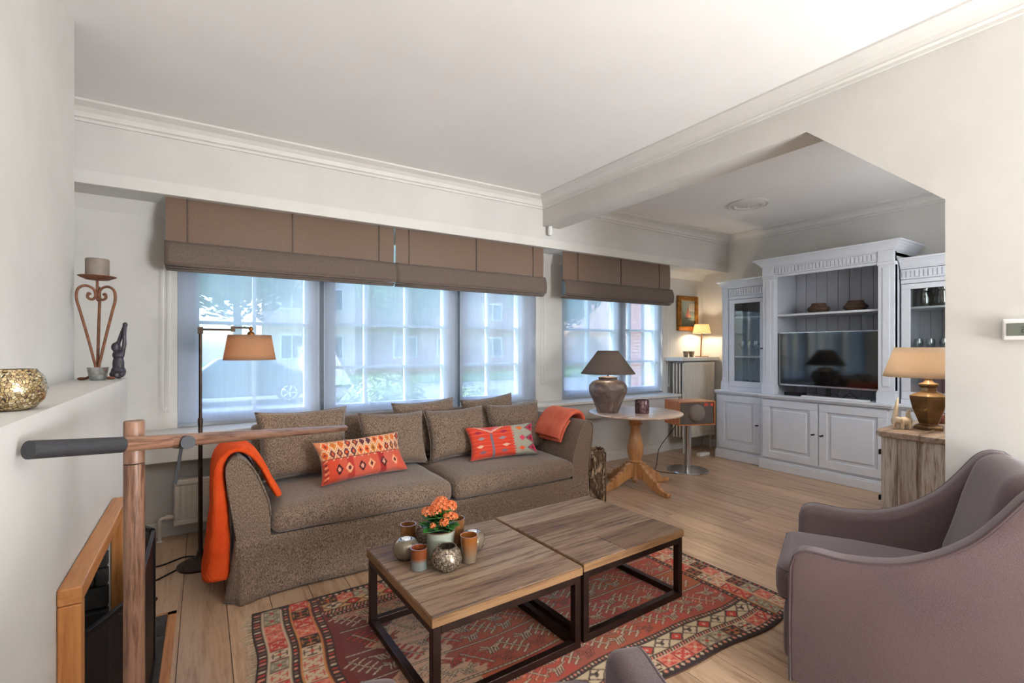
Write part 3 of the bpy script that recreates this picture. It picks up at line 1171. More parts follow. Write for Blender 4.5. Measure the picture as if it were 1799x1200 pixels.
# ------------------------------------------------------------------ pillows
def pillow_mesh(w, h, t, nu=26, nv=22, seed=0, pinch=0.10, power=0.42, wob=0.010, ras=None):
    mb = MB()
    cols = []

    def mk(side):
        def fn(a, b):
            u, v = a * 2 - 1, b * 2 - 1
            x = w / 2 * u * (1 - pinch * (1 - v * v) * abs(u))
            z = h / 2 * v * (1 - pinch * (1 - u * u) * abs(v)) + h / 2
            th = t / 2 * (max(0.0, (1 - u ** 4) * (1 - v ** 4))) ** power
            th *= 1 + 0.12 * (-v)
            y = side * th
            nv_ = noise.noise_vector(Vector((x * 7 + seed, z * 7, side * 2 + seed)))
            k = min(1, th / (t / 2) * 1.6)
            return (x + nv_.x * wob * k, y + nv_.y * wob * 1.3 * k, z + nv_.z * wob * k)
        return fn
    mb.grid(mk(-1), nu, nv)
    mb.grid(mk(1), nu, nv, flip=True)
    me = mb.mesh('pillow')
    if ras is not None:
        for side in (0, 1):
            for j in range(nv):
                for i in range(nu):
                    cols.append(ras.at(i / (nu - 1) * ras.w, j / (nv - 1) * ras.h))
        set_cols(me, cols)
    bm = bmesh.new()
    bm.from_mesh(me)
    bmesh.ops.remove_doubles(bm, verts=bm.verts[:], dist=0.0004)
    bm.to_mesh(me)
    bm.free()
    return me


def pillow(w, h, t, loc, tilt, rz, label, m=None, roll=0.0, seed=0, ras=None, group=None, nu=26, nv=22, name='back_pillow', power=0.42, cat='pillow'):
    me = pillow_mesh(w, h, t, nu, nv, seed, ras=ras, power=power)
    t_ = thing(name, label, cat, loc, 0, group)
    o = link('cover', me, m or M['sofa'], t_, smooth='all', rot=(R(-tilt), R(roll), R(rz)))
    # seam piping round the edge
    pts = []
    for k in range(4):
        for q in range(10):
            a = q / 10
            u, v = ((-1 + 2 * a, -1), (1, -1 + 2 * a), (1 - 2 * a, 1), (-1, 1 - 2 * a))[k]
            pts.append((w / 2 * u * (1 - 0.10 * (1 - v * v) * abs(u)), 0, h / 2 * v * (1 - 0.10 * (1 - u * u) * abs(v)) + h / 2))
    MB().tube(pts, 0.003, 5, closed=True).build('piping', M['sofa'] if m is None else M['roman_seam'], t_, smooth='all', rot=(R(-tilt), R(roll), R(rz)))
    return t_


G = 'loose tweed back pillows of the sofa'
ZP = 0.478
pillow(0.56, 0.44, 0.17, (0.555, 3.30, ZP), 17, -1, 'big square tweed pillow at the left end of the sofa', seed=1, group=G, roll=-0.5)
pillow(0.49, 0.385, 0.15, (1.135, 3.28, ZP), 17, 4, 'square tweed pillow behind the orange diamond kilim cushion', seed=3, group=G, roll=2)
pillow(0.48, 0.385, 0.15, (1.630, 3.26, ZP), 19, -5, 'square tweed pillow at the middle of the sofa, right of the cushion gap', seed=5, group=G, roll=-2)
pillow(0.50, 0.385, 0.15, (2.175, 3.30, ZP), 17, -5, 'square tweed pillow behind the red and sage kilim cushion', seed=8, group=G, roll=-1)
pillow(0.52, 0.43, 0.13, (1.47, 3.455, ZP), 14, 2, 'tweed pillow in the back row peeking up left of the middle', seed=11, group=G, roll=-2)
pillow(0.50, 0.43, 0.13, (2.05, 3.46, ZP), 14, 0, 'tweed pillow in the back row peeking up nearest the folded throw', seed=14, group=G, roll=-4)

# ------------------------------------------------------------------ kilim cushions
k1 = Ras(0.60, 0.28, 0.003, (198, 84, 62))
k1.rect(0, 0.6, 0.14, 0.28, (206, 128, 88))
for k in range(6):
    x0 = (0.0, 0.16, 0.20, 0.38, 0.42, 0.5)[k]
    k1.rect(x0, x0 + (0.1, 0.04, 0.12, 0.04, 0.08, 0.1)[k], 0, 0.14, ((204, 72, 46), (176, 54, 44), (200, 88, 66), (160, 44, 40), (196, 92, 72), (206, 84, 60))[k])
cs = [(214, 96, 36), (104, 44, 50), (226, 92, 30), (120, 50, 54), (88, 44, 60), (196, 124, 50), (110, 48, 50), (222, 104, 40)]
for rr_, yy in ((0, 0.175), (1, 0.24)):
    for k in range(13):
        x = 0.025 + k * 0.048 + (0.024 if rr_ else 0)
        k1.diam(x, yy, 0.030, 0.046, (226, 190, 150))
        k1.diam(x, yy, 0.022, 0.036, cs[(k * 3 + rr_ * 2) % 8])
        k1.diam(x, yy, 0.008, 0.014, cs[(k * 5 + 3) % 8])
k1.line(0, 0.142, 0.6, 0.142, 0.006, (96, 30, 28))
for k, x in enumerate((0.10, 0.17, 0.255, 0.32, 0.41, 0.50)):
    k1.diam(x, 0.07, 0.026, 0.04, (70, 28, 30) if k % 2 == 0 else (224, 160, 120))
    k1.diam(x, 0.07, 0.012, 0.02, (214, 150, 130) if k % 2 == 0 else (90, 30, 34))
for k in range(8):
    k1.line(0.012, 0.01 + k * 0.017, 0.026, 0.016 + k * 0.017, 0.006, (224, 170, 130) if k % 2 else (60, 40, 40))
M['kilim'] = attr_mat('kilim_weave', 0.9, 0.4, 600, 0.2)
pillow(0.59, 0.27, 0.12, (0.872, 3.055, 0.487), 28, 12, 'lumbar kilim cushion with orange and maroon diamonds, on the left seat', M['kilim'], 0.0, 21, k1, 'kilim cushions', 130, 64, 'kilim_cushion', 0.42, 'cushion')
k2 = Ras(0.56, 0.26, 0.003, (214, 70, 48))
for k in range(26):
    k2.rect(0, 0.35, k * 0.01, k * 0.01 + 0.005, (206, 62, 42) if k % 3 else (222, 92, 62))
k2.rect(0.35, 0.56, 0, 0.26, (164, 160, 142))
for k in range(13):
    k2.tri([(0.345, k * 0.02), (0.345, k * 0.02 + 0.02), (0.37, k * 0.02 + 0.01)], (214, 70, 48))
for k in range(3):
    y = 0.045 + k * 0.085
    k2.tri([(0.46, y), (0.56, y - 0.05), (0.56, y + 0.05)], (118, 92, 92))
    k2.tri([(0.482, y), (0.56, y - 0.038), (0.56, y + 0.038)], (196, 36, 74))
    k2.diam(0.525, y, 0.016, 0.016, (110, 30, 50))
k2.diam(0.42, 0.215, 0.034, 0.022, (222, 108, 44))
k2.diam(0.435, 0.13, 0.032, 0.022, (214, 74, 96))
k2.diam(0.415, 0.05, 0.03, 0.02, (222, 90, 60))
k2.rect(0.165, 0.190, 0, 0.19, (122, 108, 118))
for sx in (-1, 1):
    for q, yy in enumerate((0.04, 0.09, 0.15, 0.20)):
        k2.diam(0.178 + sx * (0.09 + 0.02 * (q % 2)), yy, 0.034, 0.014, ((130, 100, 110), (226, 178, 150), (150, 134, 140), (160, 40, 70))[q])
    k2.line(0.178, 0.20, 0.178 + sx * 0.12, 0.252, 0.012, (214, 168, 140))
    k2.line(0.178, 0.21, 0.178 + sx * 0.09, 0.258, 0.010, (206, 100, 120))
pillow(0.55, 0.25, 0.12, (1.895, 3.055, 0.487), 26, -9, 'lumbar kilim cushion in red and sage with zigzag end, on the right seat', M['kilim'], -1.0, 31, k2, 'kilim cushions', 130, 64, 'kilim_cushion', 0.42, 'cushion')

# ------------------------------------------------------------------ throws


def knit(name, c1, c2):
    m, nt, b, out = _nt(name)
    mp = _coord(nt)
    v = nt.nodes.new('ShaderNodeTexVoronoi')
    v.inputs['Scale'].default_value = 150
    nt.links.new(mp.outputs[0], v.inputs['Vector'])
    n = _noise(nt, mp, 6, 3)
    r = _ramp(nt, n.outputs['Fac'], [(0.3, c1), (0.7, c2)])
    nt.links.new(r.outputs[0], b.inputs['Base Color'])
    b.inputs['Roughness'].default_value = 0.95
    b.inputs['Sheen Weight'].default_value = 0.6
    b.inputs['Sheen Tint'].default_value = rgba(c2)
    b.inputs['Specular IOR Level'].default_value = 0.1
    _bump(nt, b, v.outputs['Distance'], 0.7, 0.003)
    return m


M['throw1'] = knit('orange_knit', (206, 66, 24), (224, 88, 40))
M['throw2'] = knit('coral_mohair', (204, 92, 68), (222, 122, 96))


def sweep(path, wid, thick, y0s, seg=28, nsub=5, wob=0.004, seed=0):
    """folded cloth: path of (x,z), band from y0 to y0+wid with given thickness"""
    P = bez([(a, 0, b) for a, b in path], nsub)
    N = len(P)
    mb = MB()
    rings = []
    for i, p in enumerate(P):
        t = P[min(i + 1, N - 1)] - P[max(i - 1, 0)]
        t.normalize()
        nrm = Vector((-t.z, 0, t.x))
        f = i / (N - 1)
        th = thick(f)
        w0, w1 = y0s(f), y0s(f) + wid(f)
        ring = []
        for k in range(seg):
            a = 2 * PI * k / seg
            cx = math.copysign(abs(math.cos(a)) ** 0.35, math.cos(a))
            cy = math.copysign(abs(math.sin(a)) ** 0.7, math.sin(a))
            y = (w0 + w1) / 2 + (w1 - w0) / 2 * cx
            q = p + nrm * (th / 2 * cy) + Vector((0, y, 0))
            q += Vector(noise.noise_vector(q * 9 + Vector((seed, 0, 0)))) * wob
            ring.append(q)
        rings.append(ring)
    vs = [q for ring in rings for q in ring]
    fs = [(i * seg + k, i * seg + (k + 1) % seg, (i + 1) * seg + (k + 1) % seg, (i + 1) * seg + k) for i in range(N - 1) for k in range(seg)]
    fs += [tuple(range(seg)), tuple((N - 1) * seg + k for k in reversed(range(seg)))]
    return mb.add(vs, fs)


p = [(0.348, 0.505), (0.312, 0.572), (0.272, 0.66), (0.226, 0.735), (0.168, 0.772), (0.112, 0.765), (0.076, 0.72), (0.066, 0.64), (0.072, 0.50), (0.072, 0.36), (0.066, 0.24), (0.058, 0.125)]
tag(sweep(p, lambda f: 0.34 + 0.05 * f, lambda f: 0.036 + 0.17 * max(0, f - 0.45), lambda f: 2.862 - 0.02 * max(0, f - 0.5)).build('throw_blanket', M['throw1'], smooth='all'), 'bright orange knitted throw hanging over the left sofa arm', 'throw')
q = [(2 * SX - a, b) for a, b in p]
p2 = [(2.325, 0.600), (2.352, 0.66), (2.388, 0.712), (2.44, 0.768), (2.50, 0.790), (2.555, 0.782), (2.592, 0.735), (2.600, 0.64), (2.602, 0.50), (2.604, 0.36)]
tr = tag(sweep(p2, lambda f: 0.34, lambda f: 0.042, lambda f: 2.955 + 0.02 * f, seed=3).build('throw_blanket', M['throw2'], smooth='all'), 'coral mohair throw folded over the right sofa arm', 'throw')
sweep([(2.345, 0.565), (2.372, 0.628), (2.405, 0.690), (2.44, 0.730)], lambda f: 0.30, lambda f: 0.030, lambda f: 2.965, seed=9).build('under_fold', M['throw2'], tr, smooth='all')

# ================================================================== armchairs
AR = [(0.0, 0.075), (0.004, 0.30), (0.0, 0.505), (-0.010, 0.540), (-0.030, 0.560), (-0.07, 0.568), (-0.16, 0.562), (-0.25, 0.570), (-0.33, 0.590), (-0.42, 0.637), (-0.50, 0.702), (-0.56, 0.778), (-0.615, 0.858), (-0.655, 0.886), (-0.70, 0.886), (-0.745, 0.85), (-0.775, 0.60), (-0.76, 0.075)]


def arm_mesh(prof, xo, xi, ro=0.012, ri=0.034):
    """side panel: crisp outer edge at xo, softly rounded inner edge at xi"""
    n = len(prof)
    P = [Vector((a, b)) for a, b in prof]
    N = []
    for i in range(n):
        t = (P[(i + 1) % n] - P[i]).normalized() + (P[i] - P[i - 1]).normalized()
        t.normalize()
        N.append(Vector((t.y, -t.x)))
    area = sum(P[i].x * P[(i + 1) % n].y - P[(i + 1) % n].x * P[i].y for i in range(n))
    sg = 1 if area > 0 else -1
    d = 1 if xi > xo else -1
    rings = []
    for k in range(5):
        an = k / 4 * PI / 2
        rings.append((xo + d * ro * (1 - math.cos(an)), ro * (1 - math.sin(an))))
    for k in range(7):
        an = k / 6 * PI / 2
        rings.append((xi - d * ri * (1 - math.sin(an)), ri * (1 - math.cos(an))))
    mb = MB()
    vs = []
    for x_, ins in rings:
        for p_, n_ in zip(P, N):
            q_ = p_ - n_ * ins * sg
            vs.append((x_, q_.x, q_.y))
    m_ = len(rings)
    fs = [(i * n + k, i * n + (k + 1) % n, (i + 1) * n + (k + 1) % n, (i + 1) * n + k) for i in range(m_ - 1) for k in range(n)]
    fs += [tuple(range(n)), tuple((m_ - 1) * n + k for k in reversed(range(n)))]
    return mb.add(vs, fs)


def armchair(loc, rz, label):
    t = thing('armchair', label, 'armchair', loc, rz, 'mauve velvet armchairs')
    prof = AR[:3] + [(p.x, p.y) for p in bez([(a, b, 0) for a, b in AR[3:15]], 4)] + AR[15:]
    top = [q for q in prof if q[1] > 0.5][:-1]
    for sg in (-1, 1):
        x0, x1 = sorted((sg * 0.333, sg * 0.245))
        arm_mesh(prof, sg * 0.333, sg * 0.245).build('arm', M['mauve'], t, smooth=True)
        edge = [(sg * 0.329, a, b) for a, b in [(0.003, 0.08), (0.006, 0.3), (0.002, 0.50)] + top[1:]]
        MB().tube([(e[0], e[1] - 0.002, e[2] - 0.004) for e in edge], 0.0052, 6).build('arm_piping', M['mauve_dk'], t, smooth='all')
    MB().soft(-0.25, 0.25, -0.74, 0.03, 0.10, 0.312, 0.03, 8).build('seat_base', M['mauve'], t, smooth='all')
    MB().soft(-0.243, 0.243, -0.62, 0.058, 0.312, 0.452, 0.045, 12, crown=0.028, wob=0.004).build('seat_cushion', M['mauve'], t, smooth='all')
    for zz in (0.33, 0.437):
        MB().tube([(-0.236, 0.0, zz), (-0.228, 0.030, zz), (-0.205, 0.0465, zz), (0.205, 0.0465, zz), (0.228, 0.030, zz), (0.236, 0.0, zz)], 0.0045, 6).build('cushion_piping', M['mauve_dk'], t, smooth='all')
    Mt = Matrix.Translation((0, -0.55, 0.42)) @ Matrix.Rotation(R(16), 4, 'X') @ Matrix.Translation((0, 0.55, -0.42))
    MB().soft(-0.243, 0.243, -0.66, -0.47, 0.43, 0.905, 0.07, 12, crown=0.012, M=Mt, wob=0.005).build('back_cushion', M['mauve'], t, smooth='all')
    MB().soft(-0.30, 0.30, -0.775, -0.68, 0.09, 0.868, 0.03, 8).build('back_shell', M['mauve'], t, smooth='all')
    lg = MB().lathe([(0.016, 0.0), (0.024, 0.11)], 10).mesh('leg')
    for sx in (-1, 1):
        for yy in (-0.06, -0.70):
            link('leg', lg, M['bronze'], t, loc=(sx * 0.27, yy, 0), smooth=True)
    return t


armchair((2.124, 1.082, 0), R(23.9), 'mauve velvet armchair with piped sloping arms against the right-hand wall')
armchair((0.615, 0.992, 0), R(-21.5), 'mauve velvet armchair seen from behind, only its two arm fronts showing below the coffee tables')

# ================================================================== floor lamp


def shade_mesh(mb, rt, rb, zt, zb, seg=40, c=(0, 0, 0)):
    return mb.grid(lambda u, v: (c[0] + (rb + (rt - rb) * v) * math.cos(2 * PI * u), c[1] + (rb + (rt - rb) * v) * math.sin(2 * PI * u), c[2] + zb + (zt - zb) * v), seg, 6, wu=True)


M['bulb'] = mat('glowing_bulb', (255, 214, 150), 0.4, c2=(255, 206, 140), ns=4, emit=6.0, ec=(255, 196, 120))


def bulb(t, c, r, energy, col=(1.0, 0.86, 0.68)):
    MB().ball(c, (r, r, r * 1.25), 12, 8).build('bulb', M['bulb'], t, smooth='all')
    l = light('bulb_light', 'POINT', (c[0], c[1], c[2] - r * 2.2), (0, 0, 0), energy, col, radius=0.03)
    l.parent = t
    return l


fl = thing('floor_lamp', 'bronze swing-arm floor lamp with brown drum shade beside the sofa', 'lamp', (-0.012, 3.454, 0))
MB().lathe([(0.118, 0), (0.12, 0.012), (0.10, 0.022), (0.085, 0.024), (0.07, 0.034), (0.04, 0.04), (0.022, 0.06), (0.014, 0.09)], 36).build('base', M['bronze'], fl, smooth=True)
MB().tube([(0, 0, 0.08), (0, 0, 0.86)], 0.0115, 12).tube([(0, 0, 0.86), (0, 0, 1.40)], 0.0085, 12).build('pole', M['bronze'], fl, smooth=True)
MB().lathe([(0.0135, 0.84), (0.0135, 0.875), (0.0095, 0.885)], 14).build('collar', M['bronze'], fl, smooth=True)
MB().box(-0.014, 0.014, -0.014, 0.014, 1.388, 1.428).build('elbow', M['bronze'], fl, bev=0.002)
MB().tube([(0.012, 0, 1.414), (0.165, 0.0, 1.414)], 0.006, 10).build('swing_arm', M['bronze'], fl, smooth=True)
MB().box(0.158, 0.182, -0.012, 0.012, 1.403, 1.436).build('elbow', M['bronze'], fl, bev=0.002)
MB().tube([(0.18, 0, 1.428), (0.27, 0.0, 1.428)], 0.0055, 10).build('swing_arm', M['bronze'], fl, smooth=True)
MB().lathe([(0.004, 1.436), (0.011, 1.43), (0.013, 1.42), (0.009, 1.411), (0.006, 1.408), (0.018, 1.40), (0.022, 1.388), (0.022, 1.35), (0.012, 1.34)], 16, (0.268, 0, 0)).build('socket', M['brass'], fl, smooth=True)
M['shade_brown'] = shade_mat('brown_linen_shade', (164, 134, 110), (186, 154, 128), 0.5)
shade_mesh(MB(), 0.121, 0.147, 1.383, 1.227, c=(0.262, 0, 0)).build('lamp_shade', M['shade_brown'], fl, smooth='all', fix=False, solid=0.002)
bulb(fl, (0.265, 0, 1.315), 0.022, 1.6)

# cables on the floor by the lamp
for k, (pts, lb) in enumerate((
    ([(-0.02, 3.56, 0.012), (-0.10, 3.62, 0.006), (-0.22, 3.55, 0.006), (-0.34, 3.60, 0.006), (-0.45, 3.70, 0.006), (-0.52, 3.95, 0.01), (-0.52, 4.08, 0.12)], 'black lamp cable running left along the floor under the radiator'),
    ([(-0.13, 3.42, 0.010), (-0.20, 3.36, 0.006), (-0.27, 3.28, 0.006), (-0.24, 3.16, 0.006), (-0.20, 3.09, 0.006), (-0.27, 3.05, 0.006), (-0.40, 3.14, 0.006), (-0.55, 3.2, 0.006)], 'looped black cable lying on the oak floor behind the fire screen'))):
    tag(MB().tube(bez(pts, 6), 0.0045, 6).build('power_cable', M['black'], smooth='all'), lb, 'cable')

# ================================================================== boom stand
bo = thing('boom_stand', 'wooden boom arm on a round post with dark grip and clamp, in the left foreground', 'stand', (-0.135, 1.427, 0))
MB().lathe([(0.10, 0), (0.10, 0.012), (0.094, 0.018), (0.02, 0.02)], 32).build('base', M['grip'], bo, smooth=True)
MB().lathe([(0.0205, 0.018), (0.0205, 1.031)], 24).build('post', M['boomwood'], bo, smooth=True)
MB().lathe([(0.0205, 1.0335), (0.0205, 1.128), (0.019, 1.131)], 24).build('post_head', M['boomwood'], bo, smooth=True)
o_ = Vector((-0.135, 1.427, 0))


def rod(a, b, r, name, m, parent, seg=22, r2=None):
    a, b = Vector(a) - o_, Vector(b) - o_
    L = (b - a).length
    prof = [(r, 0), (r2 or r, L)]
    ob = MB().lathe(prof, seg).build(name, m, parent, smooth=True, bev=0.0015)
    ob.location = a
    ob.rotation_mode = 'QUATERNION'
    ob.rotation_quaternion = (b - a).to_track_quat('Z', 'Y')
    return ob


ga, gb, el, tp = Vector((-0.269, 1.222, 1.114)), Vector((-0.155, 1.369, 1.088)), Vector((-0.079, 1.422, 1.077)), Vector((0.607, 2.52, 0.896))
gb = Vector((-0.150, 1.352, 1.089))
rod(ga, gb, 0.0172, 'grip', M['grip'], bo)
rod(gb, el + (el - gb) * 0.12, 0.0165, 'arm', M['boomwood'], bo)
rod(el, tp, 0.0165, 'arm', M['boomwood'], bo, r2=0.0150)
ca, cb = Vector((-0.030, 1.440, 1.067)), Vector((-0.058, 1.520, 1.058))
rod(ca, cb, 0.0165, 'clamp_knob', M['grip'], bo)
rod((-0.045, 1.468, 1.052), (-0.058, 1.462, 0.962), 0.0042, 'clamp_lever', M['grip'], bo, 10)

# ================================================================== fire screen
fs = thing('fire_screen', 'folding black wire-mesh fire screen in front of the fireplace', 'fire screen', (-0.20, 2.15, 0.010))
M['mesh'] = None


def mesh_mat():
    m = bpy.data.materials.new('wire_mesh')
    m.use_nodes = True
    nt = m.node_tree
    nt.nodes.clear()
    out = nt.nodes.new('ShaderNodeOutputMaterial')
    b = nt.nodes.new('ShaderNodeBsdfPrincipled')
    b.inputs['Base Color'].default_value = rgba((38, 36, 36))
    b.inputs['Roughness'].default_value = 0.5
    b.inputs['Metallic'].default_value = 0.5
    tr = nt.nodes.new('ShaderNodeBsdfTransparent')
    tc = nt.nodes.new('ShaderNodeTexCoord')
    sp = nt.nodes.new('ShaderNodeSeparateXYZ')
    nt.links.new(tc.outputs['Object'], sp.inputs[0])
    fac = []
    for ax in ('Y', 'Z'):
        w1 = nt.nodes.new('ShaderNodeMath')
        w1.operation = 'MULTIPLY'
        w1.inputs[1].default_value = 190.0
        nt.links.new(sp.outputs[ax], w1.inputs[0])
        w2 = nt.nodes.new('ShaderNodeMath')
        w2.operation = 'FRACT'
        nt.links.new(w1.outputs[0], w2.inputs[0])
        w3 = nt.nodes.new('ShaderNodeMath')
        w3.operation = 'LESS_THAN'
        w3.inputs[1].default_value = 0.42
        nt.links.new(w2.outputs[0], w3.inputs[0])
        fac.append(w3)
    mxm = nt.nodes.new('ShaderNodeMath')
    mxm.operation = 'MAXIMUM'
    nt.links.new(fac[0].outputs[0], mxm.inputs[0])
    nt.links.new(fac[1].outputs[0], mxm.inputs[1])
    mx = nt.nodes.new('ShaderNodeMixShader')
    nt.links.new(mxm.outputs[0], mx.inputs[0])
    nt.links.new(tr.outputs[0], mx.inputs[1])
    nt.links.new(b.outputs[0], mx.inputs[2])
    nt.links.new(mx.outputs[0], out.inputs[0])
    return m


M['mesh'] = mesh_mat()
for (ax, ay), (bx, by) in (((-0.268, 1.66), (-0.172, 1.86)), ((-0.170, 1.868), (-0.170, 2.47)), ((-0.172, 2.478), (-0.268, 2.66))):
    L = math.hypot(bx - ax, by - ay)
    an = math.atan2(-(bx - ax), by - ay)
    pn = MB()
    for k in (0, 1):
        pn.box(-0.007, 0.007, k * (L - 0.018), k * (L - 0.018) + 0.018, 0, 0.545)
        pn.box(-0.007, 0.007, 0, L, k * 0.527, k * 0.527 + 0.018)
    fo = pn.build('panel_frame', M['black'], fs, bev=0.002, loc=(ax + 0.20, ay - 2.15, 0), rot=(0, 0, an))
    MB().box(-0.001, 0.001, 0.018, L - 0.018, 0.018, 0.527).build('wire_mesh', M['mesh'], fo)


# ================================================================== radiators
def radiator(loc, L, H, dep, label, fins=False, rz=0):
    t = thing('radiator', label, 'radiator', loc, rz)
    b = MB()
    n = int(L / 0.033)
    for k in range(n):
        x = (k + 0.5) * L / n
        b.box(x - 0.011, x + 0.011, 0.0, 0.012, 0.035, H - 0.035)
    b.box(0, L, 0.006, 0.02, 0, H)
    b.box(0, L, -0.001, 0.012, 0, 0.03)
    b.box(0, L, -0.001, 0.012, H - 0.03, H)
    b.build('front_panel', M['radiator'], t, bev=0.003)
    MB().box(0.004, L - 0.004, dep - 0.014, dep, 0.0, H - 0.004).build('rear_panel', M['radiator'], t, bev=0.003)
    g = MB().box(0.0, L, 0.012, dep - 0.006, H - 0.006, H + 0.004)
    g.build('top_grille', M['radiator'], t, bev=0.002)
    if fins:
        for k in range(4):
            MB().tube([(-0.012, 0.012 + k * (dep - 0.03) / 3, 0.01), (-0.012, 0.012 + k * (dep - 0.03) / 3, H - 0.012)], 0.013, 10).build('column', M['radiator'], t, smooth=True)
    return t


r1 = radiator((-0.163, 3.955, 0.105), 1.5, 0.30, 0.10, 'low white panel radiator under the sill, behind the sofa and floor lamp')
MB().tube(bez([(0.01, 0.03, 0.055), (-0.05, 0.03, 0.055), (-0.076, 0.03, 0.045), (-0.08, 0.03, 0.0), (-0.08, 0.03, -0.10)], 5), 0.011, 10).build('pipe', M['radiator'], r1, smooth='all')
MB().lathe([(0.016, 0), (0.018, 0.03), (0.012, 0.04)], 12, M=Matrix.Rotation(R(-90), 4, 'Y'), c=(-0.012, 0.03, 0.055)).build('valve', M['radiator'], r1, smooth=True)
MB().lathe([(0.018, -0.103), (0.018, -0.095), (0.011, -0.09)], 12, (-0.08, 0.03, 0)).build('floor_collar', M['white'], r1, smooth=True)
r2 = radiator((4.985, 3.86, 0.19), 0.60, 0.935, 0.17, 'tall ribbed radiator below the corner shelf, behind the wooden speaker', fins=True)
for xx in (0.03, 0.56):
    MB().tube([(xx, 0.04, 0.02), (xx, 0.04, -0.188)], 0.012, 10).build('pipe', M['radiator'], r2, smooth=True)
# ================================================================== pedestal table
pt = thing('pedestal_table', 'round pine pedestal table with four scrolled feet beside the sofa', 'table', (3.43, 3.21, 0))
MB().lathe([(0.40, 0.682), (0.425, 0.686), (0.432, 0.694), (0.428, 0.702), (0.420, 0.705)], 64).build('table_top', M['pine_top'], pt, smooth=True)
MB().lathe([(0.10, 0.681), (0.10, 0.668), (0.085, 0.662), (0.075, 0.64), (0.062, 0.628), (0.058, 0.60), (0.066, 0.588), (0.056, 0.578), (0.046, 0.56), (0.044, 0.53), (0.052, 0.49), (0.066, 0.43), (0.076, 0.37), (0.076, 0.33), (0.064, 0.28), (0.052, 0.255), (0.066, 0.248), (0.066, 0.238), (0.05, 0.23)], 32).build('column', M['pine'], pt, smooth=True)
MB().lathe([(0.048, 0.228), (0.048, 0.085), (0.052, 0.08), (0.052, 0.074), (0.02, 0.07), (0.024, 0.055), (0.014, 0.04), (0.006, 0.035)], 8, phase=PI / 8).build('hub', M['pine'], pt, bev=0.003)
LEG = [(0.04, 0.095), (0.10, 0.085), (0.16, 0.06), (0.235, 0.025), (0.30, 0.006), (0.375, 0.0), (0.415, 0.002), (0.425, 0.03), (0.405, 0.042), (0.36, 0.045), (0.325, 0.06), (0.295, 0.085), (0.290, 0.105), (0.262, 0.112), (0.252, 0.105), (0.24, 0.13), (0.215, 0.128), (0.195, 0.158), (0.17, 0.155), (0.15, 0.19), (0.125, 0.19), (0.11, 0.222), (0.085, 0.225), (0.07, 0.235), (0.04, 0.225)]
legme = MB().prism([(a, b) for a, b in LEG], 'y', -0.021, 0.021).mesh('leg')
for k in range(4):
    link('leg', legme, M['pine'], pt, rot=(0, 0, R(90 * k - 4)), bev=0.006)

# pottery lamp
pl = thing('table_lamp', 'brown glazed pottery lamp with wide taupe cone shade on the pedestal table', 'lamp', (3.19, 3.325, 0.7055))
M['pottery'] = mat('glazed_pottery', (128, 114, 104), 0.5, c2=(160, 140, 122), ns=7, lo=0.3, hi=0.7, c3=(100, 82, 76), bump=0.25, bs=40, dist=0.8)
MB().lathe([(0.085, 0.0), (0.098, 0.004), (0.108, 0.03), (0.128, 0.085), (0.152, 0.14), (0.170, 0.18), (0.177, 0.215), (0.172, 0.25), (0.150, 0.278), (0.115, 0.295), (0.086, 0.302), (0.084, 0.312), (0.090, 0.318), (0.086, 0.326), (0.05, 0.332)], 48).build('jar_body', M['pottery'], pl, smooth=True)
MB().tube([(0, 0, 0.33), (0, 0, 0.44)], 0.006, 10).build('stem', M['bronze'], pl, smooth=True)
M['shade_taupe'] = shade_mat('taupe_linen_shade', (116, 103, 94), (136, 121, 110), 0.35)
shade_mesh(MB(), 0.094, 0.252, 0.572, 0.358).build('lamp_shade', M['shade_taupe'], pl, smooth='all', fix=False, solid=0.002)
MB().lathe([(0.012, 0.44), (0.014, 0.47), (0.01, 0.475)], 12).build('socket', M['brass'], pl, smooth=True)
bulb(pl, (0, 0, 0.505), 0.024, 1.4)

# mosaic candle holder on the pedestal table


def mosaic(name, cols, ns, metal=0.5, rough=0.25, joint=(60, 50, 46)):
    m, nt, b, out = _nt(name)
    mp = _coord(nt)
    v = nt.nodes.new('ShaderNodeTexVoronoi')
    v.inputs['Scale'].default_value = ns
    nt.links.new(mp.outputs[0], v.inputs['Vector'])
    sp = nt.nodes.new('ShaderNodeSeparateColor')
    nt.links.new(v.outputs['Color'], sp.inputs[0])
    r = _ramp(nt, sp.outputs[0], [(i / (len(cols) - 1), c) for i, c in enumerate(cols)])
    v2 = nt.nodes.new('ShaderNodeTexVoronoi')
    v2.feature = 'DISTANCE_TO_EDGE'
    v2.inputs['Scale'].default_value = ns
    nt.links.new(mp.outputs[0], v2.inputs['Vector'])
    lt = nt.nodes.new('ShaderNodeMath')
    lt.operation = 'LESS_THAN'
    lt.inputs[1].default_value = 0.06
    nt.links.new(v2.outputs['Distance'], lt.inputs[0])
    mx = nt.nodes.new('ShaderNodeMix')
    mx.data_type = 'RGBA'
    nt.links.new(lt.outputs[0], mx.inputs['Factor'])
    nt.links.new(r.outputs[0], mx.inputs['A'])
    mx.inputs['B'].default_value = rgba(joint)
    nt.links.new(mx.outputs['Result'], b.inputs['Base Color'])
    b.inputs['Metallic'].default_value = metal
    b.inputs['Roughness'].default_value = rough
    _bump(nt, b, sp.outputs[1], 0.6, 0.004)
    return m


M['mos_purple'] = mosaic('purple_mosaic_glass', [(92, 62, 74), (140, 96, 104), (70, 44, 52), (170, 130, 128)], 70, 0.35)
M['mos_gold'] = mosaic('gold_mosaic_glass', [(176, 146, 96), (206, 184, 140), (128, 104, 70), (226, 212, 180)], 160, 0.55)
M['mos_silver'] = mosaic('silver_relief_glass', [(168, 150, 130), (120, 104, 92), (200, 184, 162), (96, 82, 72)], 150, 0.55)


